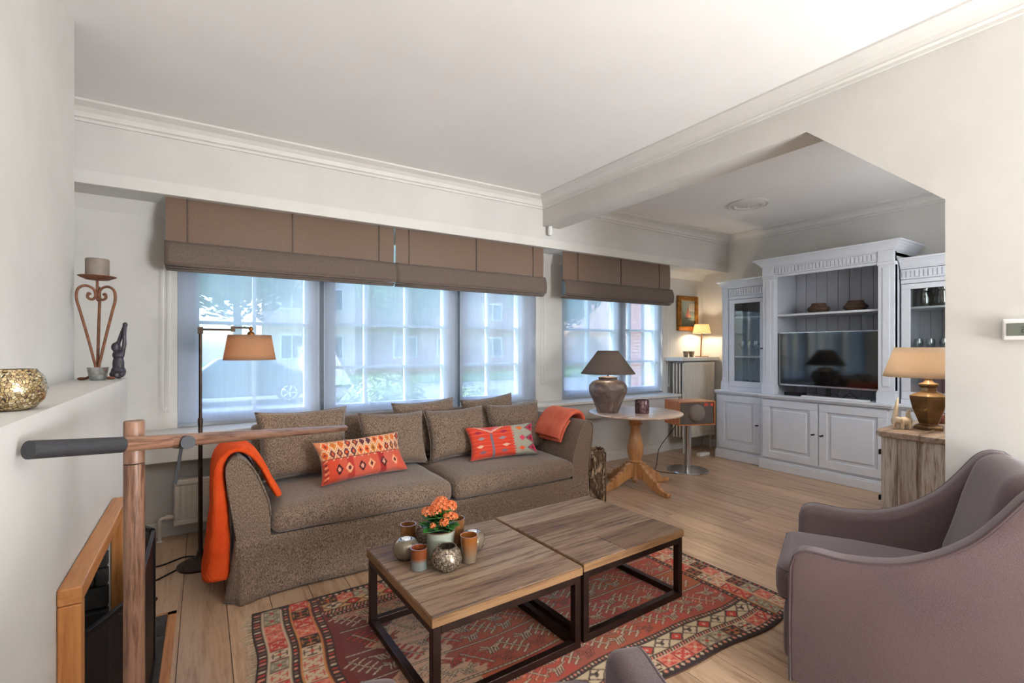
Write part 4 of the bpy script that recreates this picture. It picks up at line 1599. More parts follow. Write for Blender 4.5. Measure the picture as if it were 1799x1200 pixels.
def vessel(name, prof, m, label, cat, loc, th=0.004, seg=40, group=None, inner=None, rf=None):
    """hollow lathe vessel: outer wall, rim, inner wall"""
    t = thing(name, label, cat, loc, 0, group)
    n_ = [(max(r - th, 0.002), z) for r, z in prof[1:]][::-1]
    zf = prof[0][1] + th * 1.5
    full = prof + n_ + [(max(n_[-1][0] * 0.9, 0.002), zf)]
    MB().lathe(full, seg, rf=rf).build('vessel', m, t, smooth=True)
    return t


mc = vessel('mosaic_candle_holder', [(0.058, 0), (0.064, 0.004), (0.064, 0.118), (0.062, 0.121)], M['mos_purple'], 'purple mosaic glass candle holder on the pedestal table', 'candle holder', (3.40, 3.10, 0.7055))
MB().lathe([(0.03, 0.008), (0.03, 0.035)], 20).build('candle', M['white'], mc, smooth=True)

# ================================================================== woven basket behind the sofa arm
M['wicker'] = mat('woven_bark', (118, 92, 68), 0.85, c2=(196, 170, 138), ns=26, lo=0.35, hi=0.65, scale=(1, 1, 0.5), c3=(74, 52, 38), bump=0.8, bs=80)
wb = thing('woven_basket', 'tall woven bark basket half hidden behind the right sofa arm', 'basket', (2.752, 3.05, 0))
MB().lathe([(0.085, 0.0), (0.10, 0.02), (0.108, 0.20), (0.104, 0.40), (0.096, 0.455), (0.088, 0.455), (0.094, 0.39), (0.094, 0.05), (0.08, 0.02)], 36).build('body', M['wicker'], wb, smooth=True)
for zz, rr_ in ((0.455, 0.093), (0.02, 0.102), (0.24, 0.109)):
    MB().tube([(rr_ * math.cos(a), rr_ * math.sin(a), zz + 0.004 * math.sin(a * 14)) for a in [2 * PI * k / 60 for k in range(60)]], 0.008, 6, closed=True).build('rim_band', M['wicker'], wb, smooth='all')
for k in range(14):
    a0 = 2 * PI * k / 14
    for s_ in (-1, 1):
        MB().tube([(0.109 * math.cos(a0 + s_ * 0.5 * q / 5), 0.109 * math.sin(a0 + s_ * 0.5 * q / 5), 0.03 + 0.40 * q / 5) for q in range(6)], 0.005, 5).build('woven_strip', M['wicker'], wb, smooth='all')

# ================================================================== corner shelf, painting, small lamp
tag(MB().box(4.915, 5.665, 3.845, 4.108, 1.142, 1.188).build('wall_shelf', M['trim'], bev=0.004), 'thick white corner shelf above the tall radiator', 'shelf')
pa = thing('framed_painting', 'small gilt-framed painting of a red-sailed boat above the corner shelf', 'painting', (5.335, 4.095, 1.527))
M['gilt'] = mat('gilt_frame', (170, 116, 48), 0.35, 0.7, c2=(128, 80, 32), ns=24, bump=0.3, bs=120)
pw, ph, bw = 0.40, 0.455, 0.062
for (a, b, c, d) in ((-pw / 2, pw / 2, 0, bw), (-pw / 2, pw / 2, ph - bw, ph), (-pw / 2, -pw / 2 + bw, bw, ph - bw), (pw / 2 - bw, pw / 2, bw, ph - bw)):
    MB().box(a, b, -0.032, 0.012, c, d).build('frame_rail', M['gilt'], pa, bev=0.012, seg=3)
pr_ = Ras(0.28, 0.34, 0.004, (116, 124, 122))
for k in range(34):
    f = k / 34
    c = (70 + 60 * f, 78 + 60 * f, 72 + 58 * f) if k > 11 else (52 + 3 * k, 62 + 3 * k, 60 + 2 * k)
    pr_.rect(0, 0.28, k * 0.01, k * 0.01 + 0.01, c)
pr_.tri([(0.10, 0.12), (0.155, 0.12), (0.15, 0.27)], (134, 74, 58))
pr_.tri([(0.16, 0.12), (0.205, 0.125), (0.155, 0.25)], (150, 96, 76))
pr_.line(0.09, 0.11, 0.21, 0.11, 0.014, (56, 44, 40))
pr_.rect(0.17, 0.28, 0.20, 0.30, (160, 150, 138))
pr_.tri([(0.10, 0.12), (0.155, 0.12), (0.15, 0.27)], (134, 74, 58))
nu, nv = 56, 68
mbp = MB().grid(lambda u, v: ((u - 0.5) * 0.28, -0.012, bw - 0.004 + v * (ph - 2 * bw + 0.008)), nu, nv)
mep = mbp.mesh('canvas')
set_cols(mep, [pr_.at(i / (nu - 1) * 0.28, j / (nv - 1) * 0.34) for j in range(nv) for i in range(nu)])
M['paint'] = attr_mat('oil_paint', 0.5, 0.3, 200, 0.0)
link('canvas', mep, M['paint'], pa)
dl = thing('table_lamp', 'slim brass table lamp with glowing cream shade on the corner shelf', 'lamp', (5.44, 3.95, 1.1885))
MB().box(-0.075, 0.075, -0.05, 0.05, 0, 0.012).build('base', M['brass'], dl, bev=0.003)
MB().tube([(-0.02, 0, 0.01), (0.0, 0, 0.34)], 0.007, 10).build('stem', M['brass'], dl, smooth=True)
M['shade_cream'] = shade_mat('cream_shade', (240, 226, 200), (232, 216, 188), 0.6)
shade_mesh(MB(), 0.085, 0.110, 0.425, 0.305).build('lamp_shade', M['shade_cream'], dl, smooth='all', fix=False, solid=0.002)
bulb(dl, (0, 0, 0.385), 0.018, 5.0, (1.0, 0.80, 0.56))
for k, (xx, lb) in enumerate(((5.17, 'left of two little silver cups on the corner shelf'), (5.255, 'right of two little silver cups on the corner shelf'))):
    vessel('votive_cup', [(0.022, 0), (0.026, 0.004), (0.036, 0.07), (0.037, 0.073)], M['mos_silver'], lb, 'cup', (xx, 3.985 - k * 0.02, 1.1885), 0.003, 20, 'little silver cups')

# ================================================================== speaker on its stand
ss = thing('speaker_stand', 'chrome pole stand with round steel base under the wooden speaker', 'stand', (4.36, 3.34, 0))
MB().lathe([(0.212, 0), (0.214, 0.006), (0.208, 0.012), (0.05, 0.016)], 48).build('base_plate', M['chrome'], ss, smooth=True)
MB().tube([(0, 0, 0.012), (0, 0, 0.497)], 0.036, 28).build('pole', M['chrome'], ss, smooth=True)
sp_ = thing('speaker', 'walnut radio speaker with round grille and red clock digits on the chrome stand', 'speaker', (4.385, 3.34, 0.498), R(-20))
M['walnut'] = wood('walnut_box', (132, 70, 36), (164, 94, 52), (184, 114, 68), 'x', 0.35, True, 50, 2.0, 0.03, 0.06)
M['grille'] = mat('speaker_cloth', (86, 76, 70), 0.8, c2=(98, 88, 80), ns=300)
M['grille_ball'] = mat('speaker_ball_cloth', (122, 110, 102), 0.8, c2=(132, 120, 110), ns=300)
w2, d2, h2 = 0.212, 0.28, 0.25
bx = MB().box(-w2, w2, -0.15, d2 - 0.15, 0, 0.012).box(-w2, w2, -0.15, d2 - 0.15, h2 - 0.012, h2).box(-w2, -w2 + 0.012, -0.15, d2 - 0.15, 0.012, h2 - 0.012).box(w2 - 0.012, w2, -0.15, d2 - 0.15, 0.012, h2 - 0.012).box(-w2 + 0.01, w2 - 0.01, d2 - 0.165, d2 - 0.15, 0.01, h2 - 0.01)
bx.build('cabinet', M['walnut'], sp_)
MB().box(-w2 + 0.013, w2 - 0.013, -0.138, -0.128, 0.013, h2 - 0.013).build('front_cloth', M['grille'], sp_)
MB().ball((0, -0.135, h2 / 2), (0.096, 0.055, 0.096), 32, 16).build('round_grille', M['grille_ball'], sp_, smooth='all')
M['led'] = mat('red_led', (190, 60, 52), 0.5, c2=(180, 54, 48), ns=3, emit=0.28, ec=(230, 60, 50))
SEG = {'0': 'abcdef', '1': 'bc', '2': 'abged', '8': 'abcdefg', ':': ''}
for i, ch in enumerate('22:18'):
    dg = MB()
    x0, z0, s_ = 0.092 + i * 0.021, 0.200, 0.013
    B_ = {'a': (0, 2, 1, 2), 'b': (1, 1, 1, 2), 'c': (1, 0, 1, 1), 'd': (0, 0, 1, 0), 'e': (0, 0, 0, 1), 'f': (0, 1, 0, 2), 'g': (0, 1, 1, 1)}
    for sgm in SEG[ch]:
        a, b, c, d = B_[sgm]
        dg.box(x0 + a * s_ - 0.0016, x0 + c * s_ + 0.0016, -0.1405, -0.1385, z0 + b * s_ * 0.95 - 0.0016, z0 + d * s_ * 0.95 + 0.0016)
    if ch == ':':
        for q in (0.6, 1.4):
            dg.box(x0 + 0.004, x0 + 0.008, -0.1405, -0.1385, z0 + q * s_ - 0.002, z0 + q * s_ + 0.002)
    dg.build('clock_digit', M['led'], sp_)
tag(MB().tube(bez([(4.44, 3.49, 0.56), (4.36, 3.52, 0.42), (4.25, 3.62, 0.20), (4.20, 3.62, 0.02), (4.05, 3.50, 0.006), (4.08, 3.36, 0.006), (4.13, 3.29, 0.006)], 8), 0.004, 6).build('power_cable', M['black'], smooth='all'), 'dark cable trailing from the wooden speaker round its steel base', 'cable')
ps = tag(MB().box(5.02, 5.20, 3.66, 3.72, 0.0, 0.035).build('power_strip', M['white'], bev=0.006), 'white power strip on the floor under the tall radiator', 'power strip')

# ================================================================== wall unit
def door_panel(t, y0, y1, z0, z1, xf, hy, hz, name='door'):
    """raised-panel door in the plane x = xf, facing -x"""
    rw = 0.075
    d = MB()
    d.box(xf, xf + 0.022, y0, y1, z0, z0 + rw).box(xf, xf + 0.022, y0, y1, z1 - rw, z1)
    d.box(xf, xf + 0.022, y0, y0 + rw, z0 + rw, z1 - rw).box(xf, xf + 0.022, y1 - rw, y1, z0 + rw, z1 - rw)
    o = d.build(name, M['cab'], t, bev=0.004)
    MB().box(xf + 0.017, xf + 0.021, y0 + rw - 0.004, y1 - rw + 0.004, z0 + rw - 0.004, z1 - rw + 0.004).build('panel', M['cab'], o)
    MB().box(xf + 0.003, xf + 0.018, y0 + rw + 0.030, y1 - rw - 0.030, z0 + rw + 0.030, z1 - rw - 0.030).build('raised_field', M['cab'], o, bev=0.014, seg=1)
    key(o, xf, hy, hz)
    return o


def key(o, xf, y, z):
    k = MB()
    k.lathe([(0.009, 0), (0.009, 0.003)], 12, M=Matrix.Rotation(R(-90), 4, 'Y'), c=(xf, y, z))
    k.tube([(xf, y, z), (xf - 0.016, y, z)], 0.003, 8)
    k.ball((xf - 0.02, y + 0.008, z - 0.002), (0.004, 0.014, 0.008), 10, 6)
    k.build('key_handle', M['iron'], o, smooth=True)


def molding(t, name, y0, y1, z0, z1, x0, x1, over, r0=1, r1=1):
    """crown: stepped profile swept along the front (and returned at both ends by its own depth)"""
    H = z1 - z0
    P = [(0, 0), (0.10, 0.12), (0.16, 0.14), (0.30, 0.34), (0.60, 0.62), (0.72, 0.68), (0.80, 0.78), (1.0, 0.84), (1.0, 1.0)]
    mb = MB()
    vs, fs = [], []
    for (d, h) in P:
        e = over * d
        vs += [(x1, y0 - e * r0, z0 + H * h), (x0 - e, y0 - e * r0, z0 + H * h), (x0 - e, y1 + e * r1, z0 + H * h), (x1, y1 + e * r1, z0 + H * h)]
    for i in range(len(P) - 1):
        for k in range(3):
            fs.append((i * 4 + k, i * 4 + k + 1, (i + 1) * 4 + k + 1, (i + 1) * 4 + k))
    m_ = (len(P) - 1) * 4
    fs.append((m_, m_ + 1, m_ + 2, m_ + 3))
    fs.append((3, 2, 1, 0))
    fs.append((0, m_, m_ + 3, 3) if False else (0, 3, m_ + 3, m_))
    return mb.add(vs, fs).build(name, M['cab'], t)


def flutes(t, y0, y1, z0, z1, xf, step=0.030):
    mb = MB()
    mb.box(xf, xf + 0.015, y0, y1, z0, z1)
    o = mb.build('frieze', M['cab'], t)
    f = MB()
    n = int((y1 - y0 - 0.02) / step)
    s_ = (y1 - y0 - 0.02) / n
    h = z1 - z0
    for k in range(n):
        y = y0 + 0.01 + (k + 0.5) * s_
        f.box(xf - 0.012, xf + 0.001, y - s_ * 0.37, y + s_ * 0.37, z0 + h * 0.16, z1 - h * 0.16)
    f.build('fluting', M['cab'], o, bev=0.002)
    return o


def pilaster(t, y0, y1, z0, z1, xf):
    b = MB().box(xf - 0.018, xf + 0.05, y0, y1, z0 + 0.11, z1)
    b.box(xf - 0.026, xf + 0.05, y0 - 0.006, y1 + 0.006, z1 - 0.03, z1)
    b.build('pilaster', M['cab'], t, bev=0.003)
    w_ = y1 - y0
    MB().box(xf - 0.024, xf - 0.017, y0 + w_ * 0.28, y1 - w_ * 0.28, z0 + 0.15, z1 - 0.05).build('pilaster_reed', M['cab'], t, bev=0.003)
    MB().box(xf - 0.032, xf + 0.05, y0 - 0.010, y1 + 0.010, z0, z0 + 0.095).box(xf - 0.026, xf + 0.05, y0 - 0.005, y1 + 0.005, z0 + 0.095, z0 + 0.11).build('pilaster_plinth', M['cab'], t, bev=0.003)


UB = 0.805   # top of the base units
XB = 5.66


def base_unit(name, label, y0, y1, xf, doors):
    yc = (y0 + y1) / 2
    t = thing(name, label, 'cabinet', (xf, yc, 0), 0, 'base cabinets of the grey wall unit')
    a, b = y0 - yc, y1 - yc
    dp = XB - xf
    MB().box(0.024, dp, a, b, 0.10, 0.765).build('body', M['cab'], t)
    MB().box(-0.012, dp, a - 0.0, b + 0.0, 0, 0.085).box(-0.004, dp, a, b, 0.085, 0.10).build('plinth', M['cab'], t, bev=0.005)
    MB().box(-0.028, dp, a + 0.0, b - 0.0, 0.782, UB).box(-0.014, dp, a, b, 0.765, 0.782).build('ledge', M['cab'], t, bev=0.004)
    for (p, q, hy) in doors:
        door_panel(t, p - yc, q - yc, 0.125, 0.748, 0.001, hy - yc, 0.44)
    return t


base_unit('base_cabinet', 'left-hand base cabinet of the grey wall unit, single panelled door beside the speaker', 3.005, 3.585, 5.20, [(3.03, 3.545, 3.06)])
base_unit('base_cabinet', 'wide middle base cabinet of the grey wall unit, two panelled doors below the television', 1.78, 3.0, 5.13, [(2.405, 2.965, 2.44), (1.825, 2.395, 2.36)])
base_unit('base_cabinet', 'right-hand base cabinet of the grey wall unit, mostly hidden by the weathered console', 1.195, 1.775, 5.20, [(1.235, 1.75, 1.72)])

M['glassware'] = glassy('glassware', (238, 244, 246), 0.5)
M['smoke'] = glassy('green_grey_glass', (150, 160, 150), 0.5)
GLASS = {}


def goblet(kind):
    if kind not in GLASS:
        prof = {'tumbler': [(0.028, 0), (0.030, 0.003), (0.034, 0.10), (0.032, 0.10), (0.028, 0.006)],
                'wine': [(0.032, 0), (0.030, 0.003), (0.005, 0.008), (0.004, 0.075), (0.012, 0.085), (0.033, 0.115), (0.036, 0.14), (0.030, 0.175), (0.028, 0.175), (0.033, 0.14), (0.028, 0.115), (0.006, 0.09)],
                'jug': [(0.055, 0), (0.060, 0.01), (0.062, 0.09), (0.05, 0.14), (0.056, 0.17), (0.052, 0.17), (0.047, 0.14), (0.056, 0.09), (0.05, 0.012)]}[kind]
        GLASS[kind] = MB().lathe(prof, 18).mesh(kind)
    return GLASS[kind]


def vitrine(label, y0, y1, side):
    """glazed upper cabinet; side=+1: pilaster on its left (higher y)"""
    xf = 5.27
    yc = (y0 + y1) / 2
    t = thing('display_cabinet', label, 'cabinet', (xf, yc, UB), 0, 'glazed upper cabinets of the grey wall unit')
    a, b = y0 - yc, y1 - yc
    dp = XB - xf
    ZT_ = 2.10 - UB
    c = MB()
    c.box(0.02, dp, a, a + 0.018, 0, ZT_ - 0.10).box(0.02, dp, b - 0.018, b, 0, ZT_ - 0.10).box(0.02, dp, a, b, ZT_ - 0.20, ZT_ - 0.10).box(0.02, dp, a, b, 0, 0.02)
    c.build('carcass', M['cab'], t)
    nb = 6
    for k in range(nb):
        p = a + 0.018 + (b - a - 0.036) * k / nb
        MB().box(dp - 0.014, dp - 0.002, p + 0.001, p + (b - a - 0.036) / nb - 0.001, 0.02, ZT_ - 0.2).build('back_board', M['cab_in'], t, bev=0.003)
    pa0, pa1 = (b - 0.075, b) if side > 0 else (a, a + 0.075)
    pilaster(t, pa0, pa1, 0, 1.905 - UB, 0.015)
    da, db = (a + 0.004, b - 0.085) if side > 0 else (a + 0.085, b - 0.004)
    MB().box(0.002, 0.02, a, b, 1.875 - UB, 1.91 - UB).build('top_rail', M['cab'], t, bev=0.003)
    flutes(t, (a if side > 0 else a + 0.08), (b - 0.08 if side > 0 else b), 1.915 - UB, 2.0 - UB, 0.0)
    MB().box(-0.012, 0.05, pa0, pa1, 1.905 - UB, 2.01 - UB).build('frieze_block', M['cab'], t, bev=0.003)
    molding(t, 'crown', a, b, 2.005 - UB, 2.10 - UB, 0.0, dp, 0.055, 0 if side > 0 else 1, 1 if side > 0 else 0)
    rw, z0, z1 = 0.066, 0.045, 1.87 - UB
    MB().box(0.002, 0.03, a, b, 0.0, 0.043).build('bottom_rail', M['cab'], t, bev=0.003)
    d = MB()
    d.box(0, 0.02, da, db, z0, z0 + rw).box(0, 0.02, da, db, z1 - rw + 0.02, z1)
    d.box(0, 0.02, da, da + rw, z0 + rw, z1 - rw + 0.02).box(0, 0.02, db - rw, db, z0 + rw, z1 - rw + 0.02)
    o = d.build('door', M['cab'], t, bev=0.003)
    MB().box(0.009, 0.012, da + rw, db - rw, z0 + rw, z1 - rw + 0.02).build('pane', M['cglass'], o)
    key(o, 0.0, (da + 0.03 if side > 0 else db - 0.03), 1.30 - UB)
    for zz in (1.21, 1.668):
        MB().box(0.03, dp - 0.015, a + 0.018, b - 0.018, zz - 0.018 - UB, zz - UB).build('shelf', M['cab'], t, bev=0.002)
    return t


vitrine('glazed upper cabinet at the left end of the wall unit, beside the shelf lamp', 3.005, 3.54, 1)
vitrine('glazed upper cabinet at the right end of the wall unit, behind the console lamp', 1.24, 1.775, -1)
random.seed(3)
CNT = ['first', 'second', 'third', 'fourth', 'fifth', 'sixth']


def glass_row(kind, z, ys, x, where, noun, m='glassware', cat='glass'):
    for k, y in enumerate(ys):
        o = link('wine_glass' if kind == 'wine' else ('glass_jug' if kind == 'jug' else 'tumbler'), goblet(kind), None, None, smooth=True, loc=(x + random.uniform(-0.02, 0.02), y, z))
        if not o.data.materials:
            o.data.materials.append(M[m])
        tag(o, '%s %s from the left %s' % (CNT[k], noun, where), cat, noun + ' rows ' + where)


ys_l = [3.37 - 0.085 * k for k in range(4)]
glass_row('wine', 1.2105, ys_l, 5.42, 'on the middle shelf of the left glazed cabinet', 'wine glass')
glass_row('tumbler', 0.8255, [3.34 - 0.08 * k for k in range(4)], 5.42, 'on the bottom of the left glazed cabinet', 'tumbler')
glass_row('wine', 1.2105, [1.69 - 0.085 * k for k in range(4)], 5.42, 'on the middle shelf of the right glazed cabinet', 'wine glass')
glass_row('jug', 1.6685, [1.66 - 0.13 * k for k in range(3)], 5.45, 'on the top shelf of the right glazed cabinet', 'glass jug', 'smoke', 'jug')

# open middle part
cu = thing('open_cabinet', 'tall open middle section of the grey wall unit holding the television', 'cabinet', (5.18, 2.39, UB), 0)
a, b = -0.60, 0.60
dp = XB - 5.18
ZT_ = 2.26 - UB
MB().box(0.02, dp, a, a + 0.02, 0, ZT_ - 0.10).box(0.02, dp, b - 0.02, b, 0, ZT_ - 0.10).box(0.02, dp, a, b, ZT_ - 0.13, ZT_ - 0.09).build('carcass', M['cab'], cu)
MB().box(0.03, dp, a + 0.021, a + 0.12, 0, ZT_ - 0.13).build('inner_cheek', M['cab_in'], cu)
MB().box(0.03, dp, b - 0.12, b - 0.021, 0, ZT_ - 0.13).build('inner_cheek', M['cab_in'], cu)
nb = 9
for k in range(nb):
    p = a + 0.12 + (b - a - 0.24) * k / nb
    MB().box(dp - 0.016, dp - 0.002, p + 0.0015, p + (b - a - 0.24) / nb - 0.0015, 0, ZT_ - 0.13).build('back_board', M['cab_in'], cu, bev=0.004)
pilaster(cu, a, a + 0.125, 0, 2.08 - UB, 0.018)
pilaster(cu, b - 0.125, b, 0, 2.08 - UB, 0.018)
flutes(cu, a + 0.13, b - 0.13, 2.09 - UB, 2.17 - UB, 0.0, 0.034)
MB().box(0.0, 0.03, a + 0.10, b - 0.10, 2.062 - UB, 2.088 - UB).build('top_rail', M['cab'], cu, bev=0.003)
for (p, q) in ((a, a + 0.125), (b - 0.125, b)):
    MB().box(-0.012, 0.05, p, q, 2.08 - UB, 2.18 - UB).build('frieze_block', M['cab'], cu, bev=0.003)
molding(cu, 'crown', a, b, 2.172 - UB, 2.262 - UB, 0.0, dp, 0.075)
MB().box(0.045, dp - 0.016, a + 0.121, b - 0.121, 1.643 - UB, 1.664 - UB).build('shelf', M['cab'], cu, bev=0.002)
for k, (yy, lb) in enumerate(((2.53, 'dark wicker bowl on the left of the shelf above the television'), (2.19, 'dark wicker bowl on the right of the shelf above the television'))):
    M.setdefault('wick_dk', mat('dark_wicker', (58, 40, 32), 0.7, c2=(108, 78, 60), ns=60, lo=0.35, hi=0.65, bump=0.8, bs=150))
    t = vessel('wicker_bowl', [(0.06, 0), (0.075, 0.006), (0.098, 0.035), (0.098, 0.055), (0.07, 0.082), (0.064, 0.098), (0.068, 0.104)], M['wick_dk'], lb, 'bowl', (5.42, yy, 1.6645), 0.006, 32, 'wicker bowls')
    rb = MB()
    for q in range(7):
        z_ = 0.012 + q * 0.0115
        rad = [0.08, 0.092, 0.1, 0.1005, 0.094, 0.08, 0.07][q]
        rb.tube([(rad * math.cos(x_), rad * math.sin(x_), z_ + 0.002 * math.sin(x_ * 12)) for x_ in [2 * PI * j / 36 for j in range(36)]], 0.004, 5, closed=True)
    rb.build('woven_bands', M['wick_dk'], t, smooth='all')

tv = thing('television', 'flat black television with silver lower edge in the open middle cabinet', 'television', (5.26, 2.375, UB))
MB().box(0.0, 0.03, -0.468, 0.468, 0.10, 0.662).build('back_case', M['black'], tv, bev=0.004)
MB().box(-0.006, 0.0, -0.464, 0.464, 0.118, 0.656).build('screen', M['tv'], tv)
MB().box(-0.009, 0.002, -0.470, 0.470, 0.099, 0.116).box(-0.009, 0.002, -0.470, 0.470, 0.656, 0.663).box(-0.008, 0.002, -0.470, -0.464, 0.1, 0.66).box(-0.008, 0.002, 0.464, 0.470, 0.1, 0.66).build('bezel', M['chrome'], tv)
MB().box(-0.02, 0.07, -0.16, 0.16, 0.0005, 0.010).tube([(0.02, 0, 0.01), (0.02, 0, 0.11)], 0.02, 12).build('foot', M['black'], tv)
tag(MB().box(5.19, 5.29, 2.585, 2.765, UB + 0.0005, UB + 0.034).build('media_player', M['black'], bev=0.003), 'small black media box under the left of the television', 'media box')
tag(MB().box(5.155, 5.215, 1.985, 2.575, UB + 0.0005, UB + 0.014).build('white_shelf_bar', M['white'], bev=0.002), 'flat white bar lying on the ledge below the television', 'bar')
tag(MB().tube(bez([(5.225, 2.38, UB + 0.006), (5.232, 2.30, UB + 0.05), (5.232, 2.24, UB + 0.006), (5.232, 2.16, UB + 0.06), (5.235, 2.08, UB + 0.006), (5.24, 1.98, UB + 0.01)], 8), 0.004, 6).build('power_cable', M['black'], smooth='all'), 'tangled black cable under the right of the television', 'cable')

# ================================================================== weathered console and what stands on it
M['limed'] = [wood('limed_teak_%d' % k, a_, b_, c_, 'z', 0.7, True, 80, 3.0, 0.05, 0.5, 16) for k, (a_, b_, c_) in enumerate((((104, 84, 70), (156, 138, 122), (196, 184, 170)), ((96, 70, 54), (148, 126, 108), (184, 168, 152)), ((112, 66, 48), (154, 122, 102), (206, 194, 180))))]
M['limed_top'] = wood('limed_teak_top', (96, 74, 58), (140, 116, 96), (172, 150, 130), 'x', 0.5, True, 60, 2.4, 0.04, 0.3)
cn = thing('console', 'weathered plank console carrying the hexagonal lamp, at the end of the partition wall', 'console', (3.60, 1.03, 0))
ctop = [(-0.02, -0.30), (1.0, -0.30), (1.0, 0.28), (0.9, 0.335), (0.5, 0.36), (0.25, 0.345), (0.10, 0.335), (0.02, 0.318), (-0.02, 0.29)]
MB().prism(ctop, 'z', 0.745, 0.78).build('top_board', M['limed_top'], cn, bev=0.008, seg=3)
y = -0.29
for k, wd in enumerate((0.14, 0.12, 0.13, 0.10, 0.085)):
    MB().box(0.0, 0.025, y + 0.0012, y + wd - 0.0012, 0.03, 0.744).build('side_plank', M['limed'][(k * 2 + 1) % 3], cn, bev=0.003)
    y += wd
MB().box(0.026, 0.97, -0.29, 0.285, 0.03, 0.744).build('body', M['limed'][0], cn)
MB().box(0.06, 0.50, 0.286, 0.306, 0.07, 0.71).build('door', M['limed'][1], cn, bev=0.003)
MB().box(0.52, 0.95, 0.286, 0.306, 0.07, 0.71).build('door', M['limed'][0], cn, bev=0.003)
for zz in (0.13, 0.35, 0.64):
    MB().box(0.030, 0.056, 0.300, 0.310, zz - 0.016, zz + 0.016).build('hinge', M['iron'], cn, bev=0.002)
for (sx, sy) in ((0.03, -0.26), (0.03, 0.25), (0.92, -0.26), (0.92, 0.25)):
    MB().box(sx, sx + 0.05, sy - 0.02, sy + 0.03, 0, 0.03).build('foot', M['limed'][1], cn)
MB().lathe([(0.012, 0), (0.016, 0.004), (0.008, 0.012)], 12, M=Matrix.Rotation(R(-90), 4, 'Y'), c=(0.0, 0.22, 0.16)).build('iron_boss', M['iron'], cn, smooth=True)

cl = thing('table_lamp', 'hexagonal bronze table lamp with wide linen shade glowing on the console', 'lamp', (3.93, 1.175, 0.7805))
M['hexbr'] = mat('patinated_bronze', (112, 86, 58), 0.32, 0.75, c2=(140, 112, 78), ns=9)
MB().lathe([(0.084, 0), (0.084, 0.018), (0.070, 0.028), (0.052, 0.034), (0.058, 0.05), (0.090, 0.135), (0.104, 0.195), (0.106, 0.215), (0.060, 0.238), (0.046, 0.245), (0.042, 0.268), (0.056, 0.278), (0.056, 0.292), (0.03, 0.30), (0.02, 0.315), (0.024, 0.325), (0.012, 0.335)], 6, phase=R(12)).build('base', M['hexbr'], cl, bev=0.003)
MB().tube([(0, 0, 0.33), (0, 0, 0.40)], 0.007, 10).build('stem', M['brass'], cl, smooth=True)
M['shade_linen'] = shade_mat('sand_linen_shade', (206, 190, 170), (218, 204, 186), 0.5)
shade_mesh(MB(), 0.175, 0.237, 0.525, 0.335).build('lamp_shade', M['shade_linen'], cl, smooth='all', fix=False, solid=0.002)
bulb(cl, (-0.03, 0.0, 0.445), 0.026, 2.1)
cd = tag(MB().tube(bez([(3.86, 1.13, 0.785), (3.70, 1.115, 0.790), (3.585, 1.115, 0.786), (3.572, 1.115, 0.70), (3.588, 1.13, 0.50), (3.590, 1.10, 0.22)], 8), 0.004, 6).build('power_cable', mat('beige_flex', (150, 124, 98), 0.6, c2=(140, 114, 90), ns=30), smooth='all'), 'beige lamp flex hanging down the side of the console', 'cable')
MB().box(3.572, 3.598, 1.08, 1.112, 0.17, 0.245).build('inline_switch', M['black'], cd, bev=0.005)


def lump(name, m, parent, parts, voxel=0.003, loc=None, rot=None, smooth_it=4):
    """one continuous carved body from overlapping forms"""
    mb = MB()
    for p_ in parts:
        if p_[0] == 'b':
            mb.ball(p_[1], p_[2], 14, 10)
        else:
            mb.tube([Vector(q) for q in p_[1]], p_[2], 10)
    o = mb.build(name, m, parent, smooth='all', loc=loc, rot=rot)
    md = o.modifiers.new('remesh', 'REMESH')
    md.mode = 'VOXEL'
    md.voxel_size = voxel
    md.use_smooth_shade = True
    s2 = o.modifiers.new('smooth', 'SMOOTH')
    s2.iterations = smooth_it
    s2.factor = 0.5
    return o


M['ivory'] = mat('carved_cream_stone', (228, 212, 186), 0.5, c2=(208, 188, 160), ns=30)
e = thing('elephant_figurine', 'small carved cream elephant on the console, left of the hexagonal lamp', 'figurine', (3.80, 1.262, 0.7805), R(148))
lump('body', M['ivory'], e, [('b', (0, 0, 0.050), (0.040, 0.026, 0.028)), ('b', (0.040, 0, 0.058), (0.022, 0.020, 0.022)), ('t', [(0.055, 0, 0.06), (0.066, 0, 0.04), (0.068, 0, 0.012)], [0.009, 0.007, 0.005]),
     ('t', [(0.022, 0.014, 0.05), (0.022, 0.015, 0.0)], 0.010), ('t', [(0.022, -0.014, 0.05), (0.022, -0.015, 0.0)], 0.010), ('t', [(-0.024, 0.014, 0.05), (-0.026, 0.015, 0.0)], 0.010), ('t', [(-0.024, -0.014, 0.05), (-0.026, -0.015, 0.0)], 0.010),
     ('b', (0.034, 0.022, 0.058), (0.010, 0.005, 0.018)), ('b', (0.034, -0.022, 0.058), (0.010, 0.005, 0.018)), ('t', [(-0.038, 0, 0.06), (-0.046, 0, 0.035)], 0.003)], 0.0028)
e = thing('heron_figurine', 'tall slender carved cream bird standing behind the elephant on the console', 'figurine', (3.90, 1.345, 0.7805), R(150))
lump('body', M['ivory'], e, [('b', (0, 0, 0.035), (0.024, 0.018, 0.036)), ('t', [(0, 0, 0.05), (-0.004, 0, 0.09), (-0.010, 0, 0.13), (-0.016, 0, 0.165), (-0.022, 0, 0.19)], [0.018, 0.015, 0.011, 0.008, 0.003])], 0.0028)
e = thing('bird_figurine', 'short carved cream bird half hidden behind the hexagonal lamp', 'figurine', (3.99, 1.30, 0.7805), R(150))
lump('body', M['ivory'], e, [('b', (0, 0, 0.035), (0.026, 0.020, 0.036)), ('t', [(0, 0, 0.05), (0.004, 0, 0.085), (-0.002, 0, 0.105)], [0.016, 0.013, 0.010]), ('t', [(0, 0, 0.10), (-0.016, 0, 0.104)], [0.008, 0.003])], 0.0028)
